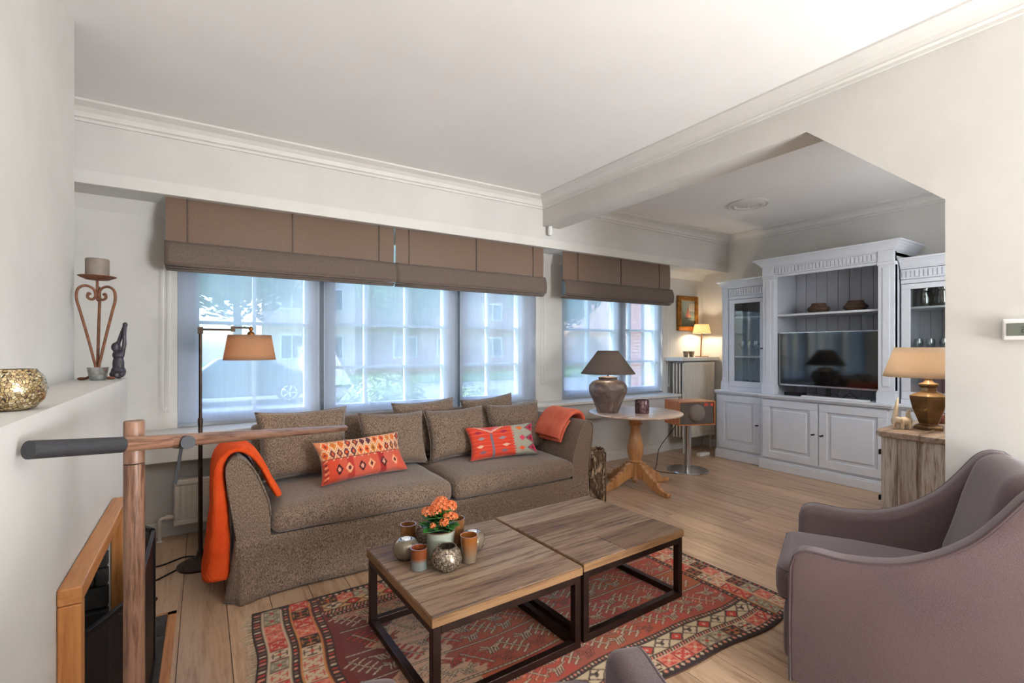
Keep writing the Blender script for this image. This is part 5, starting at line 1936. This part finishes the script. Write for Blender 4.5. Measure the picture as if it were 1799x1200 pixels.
vessel('red_bowl', [(0.02, 0), (0.03, 0.006), (0.044, 0.035), (0.040, 0.062), (0.036, 0.068)], mat('oxblood_glaze', (104, 58, 46), 0.2, c2=(134, 80, 64), ns=20), 'little oxblood glazed bowl at the back of the console, right of the lamp', 'bowl', (4.30, 1.22, 0.7805), 0.004, 24)

# ================================================================== thermostat, sensor, ceiling rose
th = thing('thermostat', 'white wall thermostat with grey display on the right-hand wall', 'thermostat', (XP, 0.52, 1.332), 0)
MB().box(-0.022, -0.001, -0.062, 0.062, 0.0, 0.086).build('case', M['white'], th, bev=0.008, seg=3)
MB().box(-0.0235, -0.0215, -0.045, 0.048, 0.018, 0.068).build('display', mat('lcd_grey', (112, 116, 106), 0.3, c2=(106, 110, 100), ns=6), th)
dg = MB()
for i, ch in enumerate('20'):
    y0, z0, s_ = 0.004 - i * 0.018, 0.032, 0.010
    for sgm in SEG[ch]:
        a_, b_, c_, d_ = B_[sgm]
        dg.box(-0.0245, -0.0232, y0 - c_ * s_ - 0.001, y0 - a_ * s_ + 0.001, z0 + b_ * s_ - 0.001, z0 + d_ * s_ + 0.001)
dg.build('digits', mat('lcd_ink', (52, 56, 52), 0.5, c2=(48, 52, 48), ns=4), th)
sn = thing('motion_sensor', 'small white motion sensor hanging under the ceiling beam', 'sensor', (2.80, 3.70, 2.375))
MB().lathe([(0.012, 0.092), (0.020, 0.09), (0.022, 0.06), (0.022, 0.02), (0.016, 0.004), (0.008, 0.0)], 20).build('body', M['white'], sn, smooth=True)
cr = thing('ceiling_rose', 'round white plaster rose on the alcove ceiling', 'ceiling rose', (4.54, 2.77, CZ))
MB().lathe([(0.19, -0.0005), (0.19, -0.012), (0.175, -0.022), (0.16, -0.014), (0.145, -0.024), (0.125, -0.026), (0.11, -0.014), (0.06, -0.016), (0.045, -0.026), (0.01, -0.03)], 48).build('disc', M['trim'], cr, smooth=True)
MB().lathe([(0.012, -0.03), (0.014, -0.045), (0.006, -0.05)], 12).build('hook_boss', M['white'], cr, smooth=True)

# ================================================================== on the mantel
cs_ = thing('candlestick', 'tall rusty iron candlestick of three scrolled hearts on the mantel end', 'candlestick', (-0.385, 2.735, 1.1655))
pole_z = 0.425
MB().tube([(0, 0, 0.345), (0, 0, 0.435)], 0.005, 8).build('stem', M['rust'], cs_, smooth=True)
MB().lathe([(0.003, 0.428), (0.04, 0.432), (0.066, 0.445), (0.066, 0.447), (0.04, 0.437), (0.003, 0.434)], 32).build('drip_plate', M['rust'], cs_, smooth=True)
MB().lathe([(0.006, 0.03), (0.012, 0.035), (0.012, 0.05), (0.006, 0.055)], 12).build('knot', M['rust'], cs_, smooth=True)
for k in range(3):
    an = R(120 * k + 32 + 180)
    prof = [(0.055, 0.003), (0.030, 0.012), (0.006, 0.04), (0.016, 0.10), (0.036, 0.19), (0.060, 0.29), (0.073, 0.345), (0.068, 0.385), (0.042, 0.402), (0.014, 0.390), (0.006, 0.362), (0.018, 0.345), (0.034, 0.352), (0.032, 0.370), (0.024, 0.366)]
    MB().tube(bez([(r_ * math.cos(an), r_ * math.sin(an), z_) for r_, z_ in prof], 6), 0.0055, 8).build('scroll_leg', M['rust'], cs_, smooth='all')
    MB().ball((0.055 * math.cos(an), 0.055 * math.sin(an), 0.006), (0.016, 0.016, 0.007), 10, 6).build('foot', M['rust'], cs_, smooth='all')
ca_ = thing('pillar_candle', 'short grey-brown pillar candle on top of the iron candlestick', 'candle', (-0.385, 2.735, 1.1655 + 0.4475))
MB().lathe([(0.040, 0), (0.041, 0.004), (0.041, 0.070), (0.039, 0.074), (0.030, 0.072)], 28).build('wax', mat('taupe_wax', (128, 116, 106), 0.6, c2=(116, 104, 94), ns=30), ca_, smooth=True)
MB().tube([(0, 0, 0.071), (0.002, 0, 0.080)], 0.0012, 6).build('wick', M['black'], ca_)
fg = thing('figurine', 'dark blue-grey seated figurine stretching both arms overhead, behind the candlestick', 'figurine', (-0.318, 2.772, 1.1655), R(-40))
M['figure'] = mat('patinated_figure', (58, 56, 68), 0.5, c2=(112, 104, 110), ns=40, lo=0.4, hi=0.75, c3=(48, 42, 48), bump=0.4, bs=200)
lump('body', M['figure'], fg, [('b', (0, 0, 0.03), (0.030, 0.026, 0.03)), ('b', (0, 0, 0.065), (0.024, 0.02, 0.04)), ('b', (0.0, 0, 0.105), (0.027, 0.018, 0.022)), ('b', (-0.012, 0.0, 0.140), (0.018, 0.018, 0.022)),
     ('t', [(0.018, 0, 0.11), (0.030, 0, 0.15), (0.030, 0, 0.195), (0.034, 0, 0.235)], [0.010, 0.0085, 0.0075, 0.007]), ('t', [(-0.018, 0.006, 0.11), (-0.008, 0.008, 0.16), (0.012, 0.006, 0.205), (0.030, 0.002, 0.238)], [0.010, 0.0085, 0.0075, 0.007]), ('b', (0.034, 0, 0.240), (0.011, 0.009, 0.012)),
     ('t', [(0.01, -0.015, 0.02), (0.045, -0.02, 0.02)], [0.016, 0.011]), ('t', [(-0.01, -0.018, 0.02), (0.03, -0.035, 0.016)], [0.015, 0.010])], 0.0032)
tg = vessel('tealight_glass', [(0.024, 0), (0.028, 0.004), (0.036, 0.052), (0.037, 0.054)], glassy('clear_votive', (236, 240, 240), 0.6), 'small clear tealight glass on the mantel in front of the candlestick', 'candle holder', (-0.372, 2.655, 1.1655), 0.0025, 28)
MB().lathe([(0.019, 0.006), (0.0195, 0.022), (0.017, 0.023)], 20).build('tealight', M['white'], tg, smooth=True)
mv = vessel('mosaic_globe', [(0.030, 0), (0.040, 0.004), (0.054, 0.022), (0.060, 0.046), (0.055, 0.070), (0.043, 0.086), (0.041, 0.089)], M['mos_gold'], 'gold mosaic glass globe at the left edge of the mantel', 'candle holder', (-0.352, 1.475, 1.1655), 0.004, 40)
MB().grid(lambda u, v: (0.0615 * math.cos(R(-118) + u * 0.28) * math.cos((v - 0.5) * 1.1), 0.0615 * math.sin(R(-118) + u * 0.28) * math.cos((v - 0.5) * 1.1), 0.046 + 0.056 * math.sin((v - 0.5) * 1.1)), 6, 12).build('pale_stripe', M['white'], mv, smooth='all', solid=0.001)

# ================================================================== on the coffee table
ZC = 0.3635
M['amber'] = mat('amber_mercury_glass', (120, 70, 34), 0.18, 0.35, c2=(176, 134, 90), ns=22, lo=0.3, hi=0.7, c3=(150, 98, 56), coat=0.6)
M['rib'] = mat('ribbed_smoke_glass', (140, 126, 108), 0.22, 0.35, c2=(120, 106, 90), ns=6, coat=0.5)
M['celadon'] = mat('celadon_glaze', (170, 178, 160), 0.22, c2=(150, 160, 144), ns=9, c3=(182, 186, 170), coat=0.4)
M['brownrim'] = mat('brown_rim_glaze', (120, 76, 50), 0.3, c2=(96, 60, 40), ns=20)


def two_tone(name, c1, c2, zsplit, soft=0.01):
    m, nt, b, out = _nt(name)
    tc = nt.nodes.new('ShaderNodeTexCoord')
    sp = nt.nodes.new('ShaderNodeSeparateXYZ')
    nt.links.new(tc.outputs['Object'], sp.inputs[0])
    mr = nt.nodes.new('ShaderNodeMapRange')
    mr.inputs['From Min'].default_value = zsplit - soft
    mr.inputs['From Max'].default_value = zsplit + soft
    nt.links.new(sp.outputs['Z'], mr.inputs['Value'])
    r = _ramp(nt, mr.outputs[0], [(0, c1), (1, c2)])
    nt.links.new(r.outputs[0], b.inputs['Base Color'])
    b.inputs['Roughness'].default_value = 0.18
    b.inputs['Metallic'].default_value = 0.2
    b.inputs['Coat Weight'].default_value = 0.5
    return m


GH = 'candle holders on the coffee table'
vessel('amber_tumbler', [(0.030, 0), (0.033, 0.003), (0.037, 0.10), (0.0375, 0.103)], M['amber'], 'amber glass tumbler behind the ribbed globe at the left of the coffee table', 'candle holder', (0.822, 2.200, ZC), 0.004, 32, GH)
rl = vessel('ribbed_globe', [(0.026, 0), (0.036, 0.003), (0.052, 0.024), (0.058, 0.048), (0.052, 0.074), (0.036, 0.088), (0.030, 0.089)], M['rib'], 'ribbed smoky glass globe with tealight, the one at the left edge of the group', 'candle holder', (0.763, 2.068, ZC), 0.004, 60, GH, rf=lambda a_, z_: 1 + 0.012 * math.cos(30 * a_))
MB().lathe([(0.020, 0.078), (0.021, 0.092), (0.019, 0.093)], 20).build('tealight', M['white'], rl, smooth=True)
vessel('banded_tumbler', [(0.032, 0), (0.035, 0.003), (0.036, 0.088), (0.0365, 0.091)], two_tone('blue_grey_to_rust', (122, 128, 124), (134, 70, 38), 0.042), 'short tumbler half rust half blue-grey, at the front of the group', 'candle holder', (0.775, 1.945, ZC), 0.004, 32, GH)
vessel('mosaic_ball', [(0.030, 0), (0.038, 0.004), (0.052, 0.032), (0.056, 0.058), (0.050, 0.086), (0.038, 0.104), (0.037, 0.107)], M['mos_silver'], 'silver relief glass ball hidden behind the plant pot', 'candle holder', (0.890, 2.132, ZC), 0.004, 36, GH)
vessel('mosaic_ball', [(0.034, 0), (0.042, 0.004), (0.064, 0.030), (0.067, 0.050), (0.056, 0.078), (0.042, 0.094), (0.042, 0.098)], M['mos_silver'], 'silver relief glass ball in front of the plant pot', 'candle holder', (0.872, 1.880, ZC), 0.004, 40, GH)
vessel('amber_tumbler', [(0.028, 0), (0.031, 0.003), (0.039, 0.115), (0.0395, 0.118)], two_tone('smoke_to_amber', (128, 112, 92), (156, 92, 40), 0.06, 0.04), 'tall amber glass tumbler right of the plant pot, in front of the right ribbed globe', 'candle holder', (0.985, 1.890, ZC), 0.004, 32, GH)
rr2 = vessel('ribbed_globe', [(0.026, 0), (0.036, 0.003), (0.052, 0.024), (0.058, 0.048), (0.052, 0.074), (0.036, 0.088), (0.030, 0.089)], M['rib'], 'ribbed smoky glass globe with tealight, the one at the right of the group', 'candle holder', (1.052, 1.985, ZC), 0.004, 60, GH, rf=lambda a_, z_: 1 + 0.012 * math.cos(30 * a_))
MB().lathe([(0.020, 0.078), (0.021, 0.092), (0.019, 0.093)], 20).build('tealight', M['white'], rr2, smooth=True)
vessel('amber_tumbler', [(0.034, 0), (0.037, 0.003), (0.043, 0.125), (0.0435, 0.128)], M['amber'], 'tall speckled amber tumbler directly behind the right of the plant pot', 'candle holder', (1.015, 2.085, ZC), 0.004, 32, GH)

kp = thing('potted_kalanchoe', 'kalanchoe with orange flowers in a pale celadon pot on the coffee table', 'plant', (0.900, 2.005, ZC))
MB().lathe([(0.046, 0), (0.050, 0.003), (0.060, 0.06), (0.066, 0.122), (0.067, 0.125), (0.062, 0.125), (0.058, 0.11), (0.05, 0.10)], 40).build('pot', M['celadon'], kp, smooth=True)
MB().tube([(0.0648 * math.cos(a_), 0.0648 * math.sin(a_), 0.125) for a_ in [2 * PI * k / 40 for k in range(40)]], 0.0028, 6, closed=True).build('pot_rim', M['brownrim'], kp, smooth='all')
MB().lathe([(0.056, 0.100), (0.058, 0.112)], 24).build('soil', mat('soil', (46, 34, 26), 0.95, c2=(60, 46, 36), ns=60), kp)
M['leaf'] = mat('kalanchoe_leaf', (32, 84, 28), 0.35, c2=(56, 116, 44), ns=14, coat=0.2)
M['petal'] = mat('orange_petal', (232, 104, 50), 0.55, c2=(244, 146, 88), ns=60)
M['stemg'] = mat('green_stem', (70, 110, 50), 0.5, c2=(86, 124, 60), ns=30)
rng = random.Random(9)


def leaf_mesh(L, Wd):
    def fn(u, v):
        x_ = (v - 0.5) * 2
        w_ = Wd * math.sin(PI * min(1, 0.08 + 0.92 * u)) ** 0.7 * (1 + 0.07 * math.sin(u * 22))
        return (u * L, x_ * w_ / 2, 0.25 * L * u * (1 - u) + 0.006 * abs(x_) - 0.10 * L * u * u)
    return MB().grid(fn, 9, 5).mesh('leaf')


lms = [leaf_mesh(0.058, 0.040), leaf_mesh(0.070, 0.048), leaf_mesh(0.05, 0.034)]
for k in range(34):
    a_ = k * 2.399
    lv = k / 34
    rad = 0.052 * (1 - 0.75 * lv) * rng.uniform(0.6, 1.0)
    o = link('leaf', lms[k % 3], M['leaf'], kp, smooth='all', loc=(rad * math.cos(a_), rad * math.sin(a_), 0.118 + 0.060 * lv), rot=(rng.uniform(-0.3, 0.3), -0.15 - 0.55 * lv + rng.uniform(-0.2, 0.2), a_ + rng.uniform(-0.3, 0.3)), solid=0.0015)
floret = MB()
for q in range(4):
    a_ = q * PI / 2
    floret.add([(0, 0, 0), (0.006 * math.cos(a_ - 0.5), 0.006 * math.sin(a_ - 0.5), 0.002), (0.0095 * math.cos(a_), 0.0095 * math.sin(a_), 0.0025), (0.006 * math.cos(a_ + 0.5), 0.006 * math.sin(a_ + 0.5), 0.002)], [(0, 1, 2, 3)])
CL = [(-0.010, -0.012, 0.232, 0.036), (0.036, -0.020, 0.224, 0.030), (-0.052, 0.018, 0.205, 0.026), (0.014, 0.022, 0.236, 0.030), (0.022, -0.045, 0.190, 0.024), (0.052, 0.006, 0.218, 0.026), (-0.008, -0.055, 0.172, 0.018), (-0.028, -0.010, 0.214, 0.024), (-0.052, -0.036, 0.160, 0.010), (0.050, -0.040, 0.184, 0.014)]
for (cx, cy, cz, cr_) in CL:
    fm = MB()
    nfl = int(26 * (cr_ / 0.03) ** 1.3) + 4
    for k in range(nfl):
        t_ = math.acos(1 - 1.5 * (k + 0.5) / nfl)
        a_ = k * 2.399
        d_ = Vector((math.sin(t_) * math.cos(a_), math.sin(t_) * math.sin(a_), math.cos(t_) * 0.75))
        Mx = Matrix.Translation(Vector((cx, cy, cz)) + d_ * cr_) @ d_.to_track_quat('Z', 'Y').to_matrix().to_4x4() @ Matrix.Rotation(rng.uniform(0, 1.5), 4, 'Z')
        fm.add([Mx @ Vector(p_) for p_ in floret.v], floret.f)
    o = fm.build('flower_cluster', M['petal'], kp, fix=False, solid=0.0008)
    MB().tube(bez([(cx * 0.3, cy * 0.3, 0.13), (cx * 0.8, cy * 0.8, 0.17), (cx, cy, cz)], 4), 0.0022, 6).build('flower_stem', M['stemg'], kp, smooth='all')
# ================================================================== outside the windows
GZ = -0.32
M['lawn'] = mat('lawn', (70, 104, 52), 0.95, c2=(104, 136, 72), ns=3, bump=0.5, bs=30)
M['asphalt'] = mat('asphalt', (112, 114, 118), 0.9, c2=(128, 130, 133), ns=4)
M['kerb'] = mat('kerb_stone', (206, 204, 198), 0.85, c2=(190, 188, 182), ns=6)
M['brick'] = None


def brick_mat(name, c1, c2, mortar):
    m, nt, b, out = _nt(name)
    tc = nt.nodes.new('ShaderNodeTexCoord')
    mp = nt.nodes.new('ShaderNodeMapping')
    mp.inputs['Rotation'].default_value = (R(90), 0, 0)
    nt.links.new(tc.outputs['Object'], mp.inputs['Vector'])
    br = nt.nodes.new('ShaderNodeTexBrick')
    br.inputs['Color1'].default_value = rgba(c1)
    br.inputs['Color2'].default_value = rgba(c2)
    br.inputs['Mortar'].default_value = rgba(mortar)
    br.inputs['Scale'].default_value = 4.0
    nt.links.new(mp.outputs[0], br.inputs['Vector'])
    nt.links.new(br.outputs['Color'], b.inputs['Base Color'])
    b.inputs['Roughness'].default_value = 0.9
    return m


M['brick'] = brick_mat('far_brick', (168, 96, 78), (150, 82, 66), (196, 180, 166))
M['render'] = mat('pale_render', (226, 196, 184), 0.9, c2=(216, 186, 174), ns=2)
M['rooft'] = mat('roof_tile', (92, 66, 58), 0.85, c2=(110, 78, 66), ns=5)
M['dkglass'] = mat('far_window_glass', (60, 72, 86), 0.1, c2=(70, 82, 96), ns=2, spec=0.8)
M['bark'] = mat('tree_bark', (84, 70, 58), 0.9, c2=(104, 88, 72), ns=20)
M['foliage'] = mat('tree_foliage', (60, 92, 46), 0.7, c2=(104, 136, 70), ns=3)
M['foliage2'] = mat('shrub_foliage', (96, 128, 72), 0.6, c2=(160, 178, 120), ns=12)
struct(MB().box(-30, 45, 4.41, 13.2, GZ - 0.3, GZ).build('floor_lawn', M['lawn']))
struct(MB().box(-30, 45, 14.4, 22.0, GZ - 0.35, GZ - 0.08).build('floor_street', M['asphalt']))
struct(MB().box(-30, 45, 13.2, 14.4, GZ - 0.3, GZ + 0.01).build('floor_pavement', M['kerb']))
struct(MB().box(-30, 45, 22.0, 60, GZ - 0.3, GZ + 0.02).build('floor_verge', M['lawn']))


def foliage(name, m, parent, c, r, n, leaf, seed):
    g = random.Random(seed)
    vs, fs = [], []
    for k in range(n):
        d = Vector((g.gauss(0, 1), g.gauss(0, 1), g.gauss(0, 1))).normalized()
        q = g.uniform(0.72, 1.03)
        q *= 1 + 0.18 * noise.noise(d * 2.3 + Vector((seed, 0, 0)))
        p = Vector((d.x * r[0], d.y * r[1], d.z * r[2])) * q + Vector(c)
        a = Vector((g.gauss(0, 1), g.gauss(0, 1), g.gauss(0, 1))).normalized()
        b = d.cross(a).normalized()
        a = b.cross(d)
        s = leaf * g.uniform(0.6, 1.3)
        i = len(vs)
        vs += [p - a * s, p + b * s * 0.6 + d * s * 0.3, p + a * s, p - b * s * 0.6 + d * s * 0.3]
        fs.append((i, i + 1, i + 2, i + 3))
    o = MB().add(vs, fs).build(name, m, parent, fix=False)
    o['kind'] = 'stuff'
    core = MB().ball(c, (r[0] * 0.72, r[1] * 0.72, r[2] * 0.72), 14, 10).build('inner_mass', m, parent, smooth='all')
    return o


sh = thing('round_shrub', 'clipped round shrub on the lawn just outside the middle window', 'shrub', (2.45, 7.6, GZ))
foliage('foliage', M['foliage2'], sh, (0, 0, 0.58), (0.74, 0.70, 0.64), 2600, 0.045, 2)
sh = thing('low_shrub', 'low pale shrub on the lawn right of the round shrub', 'shrub', (4.55, 8.6, GZ))
foliage('foliage', M['foliage2'], sh, (0, 0, 0.42), (0.85, 0.6, 0.46), 2000, 0.045, 5)
for k, (x, y, h, r, lb) in enumerate(((1.2, 24.5, 8.5, 3.0, 'leafy street tree seen through the top of the leftmost window'), (9.5, 26, 7.5, 2.6, 'leafy tree across the street seen through the middle window'), (18.5, 24, 8.0, 3.0, 'leafy tree across the street seen through the right end of the long window'), (19.0, 16.5, 6.5, 2.2, 'leafy tree outside the far window, left of the pottery lamp'))):
    t = thing('street_tree', lb, 'tree', (x, y, GZ), 0, 'trees along the street')
    MB().tube([(0, 0, 0), (0.1, 0, h * 0.3), (0.0, 0.1, h * 0.6)], [0.22, 0.17, 0.1], 10).build('trunk', M['bark'], t, smooth='all')
    foliage('crown', M['foliage'], t, (0, 0, h * 0.68), (r, r, h * 0.34), 2600, 0.20, 10 + k)


def house(loc, w, d, h, m, label, wins, roof=2.0, gable=False):
    t = thing('house', label, 'house', loc)
    MB().box(-w / 2, w / 2, 0, d, 0, h).build('walls', m, t)
    if gable:
        MB().prism([(-w / 2, h), (w / 2, h), (0, h + roof)], 'y', 0, d).build('gable', m, t)
    MB().prism([(-0.4, h), (d + 0.4, h), (d / 2, h + roof)], 'x', -w / 2 - 0.3, w / 2 + 0.3).build('roof', M['rooft'], t)
    for (x, z, ww, hh) in wins:
        f = MB().box(x - ww / 2, x + ww / 2, -0.06, 0.02, z, z + hh).build('window', M['frame'], t)
        MB().box(x - ww / 2 + 0.08, x - 0.04, -0.075, -0.055, z + 0.08, z + hh - 0.08).build('pane', M['dkglass'], f)
        MB().box(x + 0.04, x + ww / 2 - 0.08, -0.075, -0.055, z + 0.08, z + hh - 0.08).build('pane', M['dkglass'], f)
    return t


house((5.2, 29.5, GZ), 5.0, 8, 6.2, M['render'], 'sunlit pale pink rendered house across the street, seen through the leftmost window', [(-1.0, 1.0, 1.2, 1.4), (1.3, 1.0, 1.0, 1.4), (-1.0, 3.8, 1.2, 1.3), (1.3, 3.8, 1.0, 1.3)])
house((15.5, 30.0, GZ), 13.0, 8, 5.8, M['brick'], 'wide brick house across the street behind the middle window', [(-4.5, 1.0, 1.6, 1.4), (-1.5, 1.0, 1.6, 1.4), (2.0, 1.0, 1.6, 1.4), (4.8, 1.0, 1.4, 1.4), (-4.5, 3.6, 1.6, 1.2), (-1.5, 3.6, 1.6, 1.2), (2.0, 3.6, 1.6, 1.2)])
house((34.0, 27.0, GZ), 13.0, 8, 5.8, M['brick'], 'brick house across the street behind the far window', [(-4.5, 1.0, 1.6, 1.4), (-1.0, 1.0, 1.6, 1.4), (2.6, 1.0, 1.6, 1.4), (-4.5, 3.6, 1.6, 1.2), (-1.0, 3.6, 1.6, 1.2)])
tag(MB().box(7.10, 7.62, 6.5, 6.9, GZ, 3.6).build('brick_pier', M['brick']), 'slim brick pier outside the far window, right of the pottery lamp', 'pier')

# parked car
car = thing('parked_car', 'dark car parked along the street, seen through the leftmost window', 'car', (0.9, 17.2, GZ - 0.08))
M['carpaint'] = mat('car_paint', (70, 78, 92), 0.25, 0.4, c2=(64, 72, 86), ns=2, coat=0.8)
M['tyre'] = mat('tyre_rubber', (30, 30, 32), 0.8, c2=(38, 38, 40), ns=20)
body = [(-2.1, 0.32), (-2.1, 0.72), (-1.95, 0.86), (-1.05, 0.98), (-0.55, 1.38), (0.75, 1.42), (1.45, 1.02), (2.0, 0.94), (2.12, 0.7), (2.12, 0.32), (1.75, 0.26), (-1.75, 0.26)]
MB().prism(body, 'y', -0.85, 0.85).build('body', M['carpaint'], car, bev=0.06, seg=3)
for (a, b) in (((-0.92, 0.98), 0), ((0.10, 0.98), 1)):
    poly = [(-0.92, 0.98), (-0.5, 1.32), (-0.02, 1.35), (-0.02, 0.98)] if b == 0 else [(0.06, 0.98), (0.06, 1.35), (0.70, 1.35), (1.22, 1.0)]
    MB().prism(poly, 'y', -0.865, -0.84).build('side_window', M['dkglass'], car)
for wx in (-1.35, 1.35):
    wl = MB().lathe([(0.20, 0), (0.31, 0.02), (0.33, 0.06), (0.33, 0.16), (0.31, 0.2)], 28, M=Matrix.Rotation(R(-90), 4, 'X'), c=(wx, -0.90, 0.33)).build('wheel', M['tyre'], car, smooth=True)
    hb = MB().lathe([(0.05, 0.0), (0.06, 0.03)], 14, M=Matrix.Rotation(R(-90), 4, 'X'), c=(wx, -0.925, 0.33))
    for k in range(5):
        a = k * 2 * PI / 5
        hb.tube([(wx, -0.91, 0.33), (wx + 0.21 * math.cos(a), -0.91, 0.33 + 0.21 * math.sin(a))], 0.03, 6)
    hb.tube([(wx + 0.215 * math.cos(a), -0.91, 0.33 + 0.215 * math.sin(a)) for a in [2 * PI * k / 28 for k in range(28)]], 0.02, 6, closed=True)
    hb.build('hubcap', M['chrome'], wl, smooth='all')
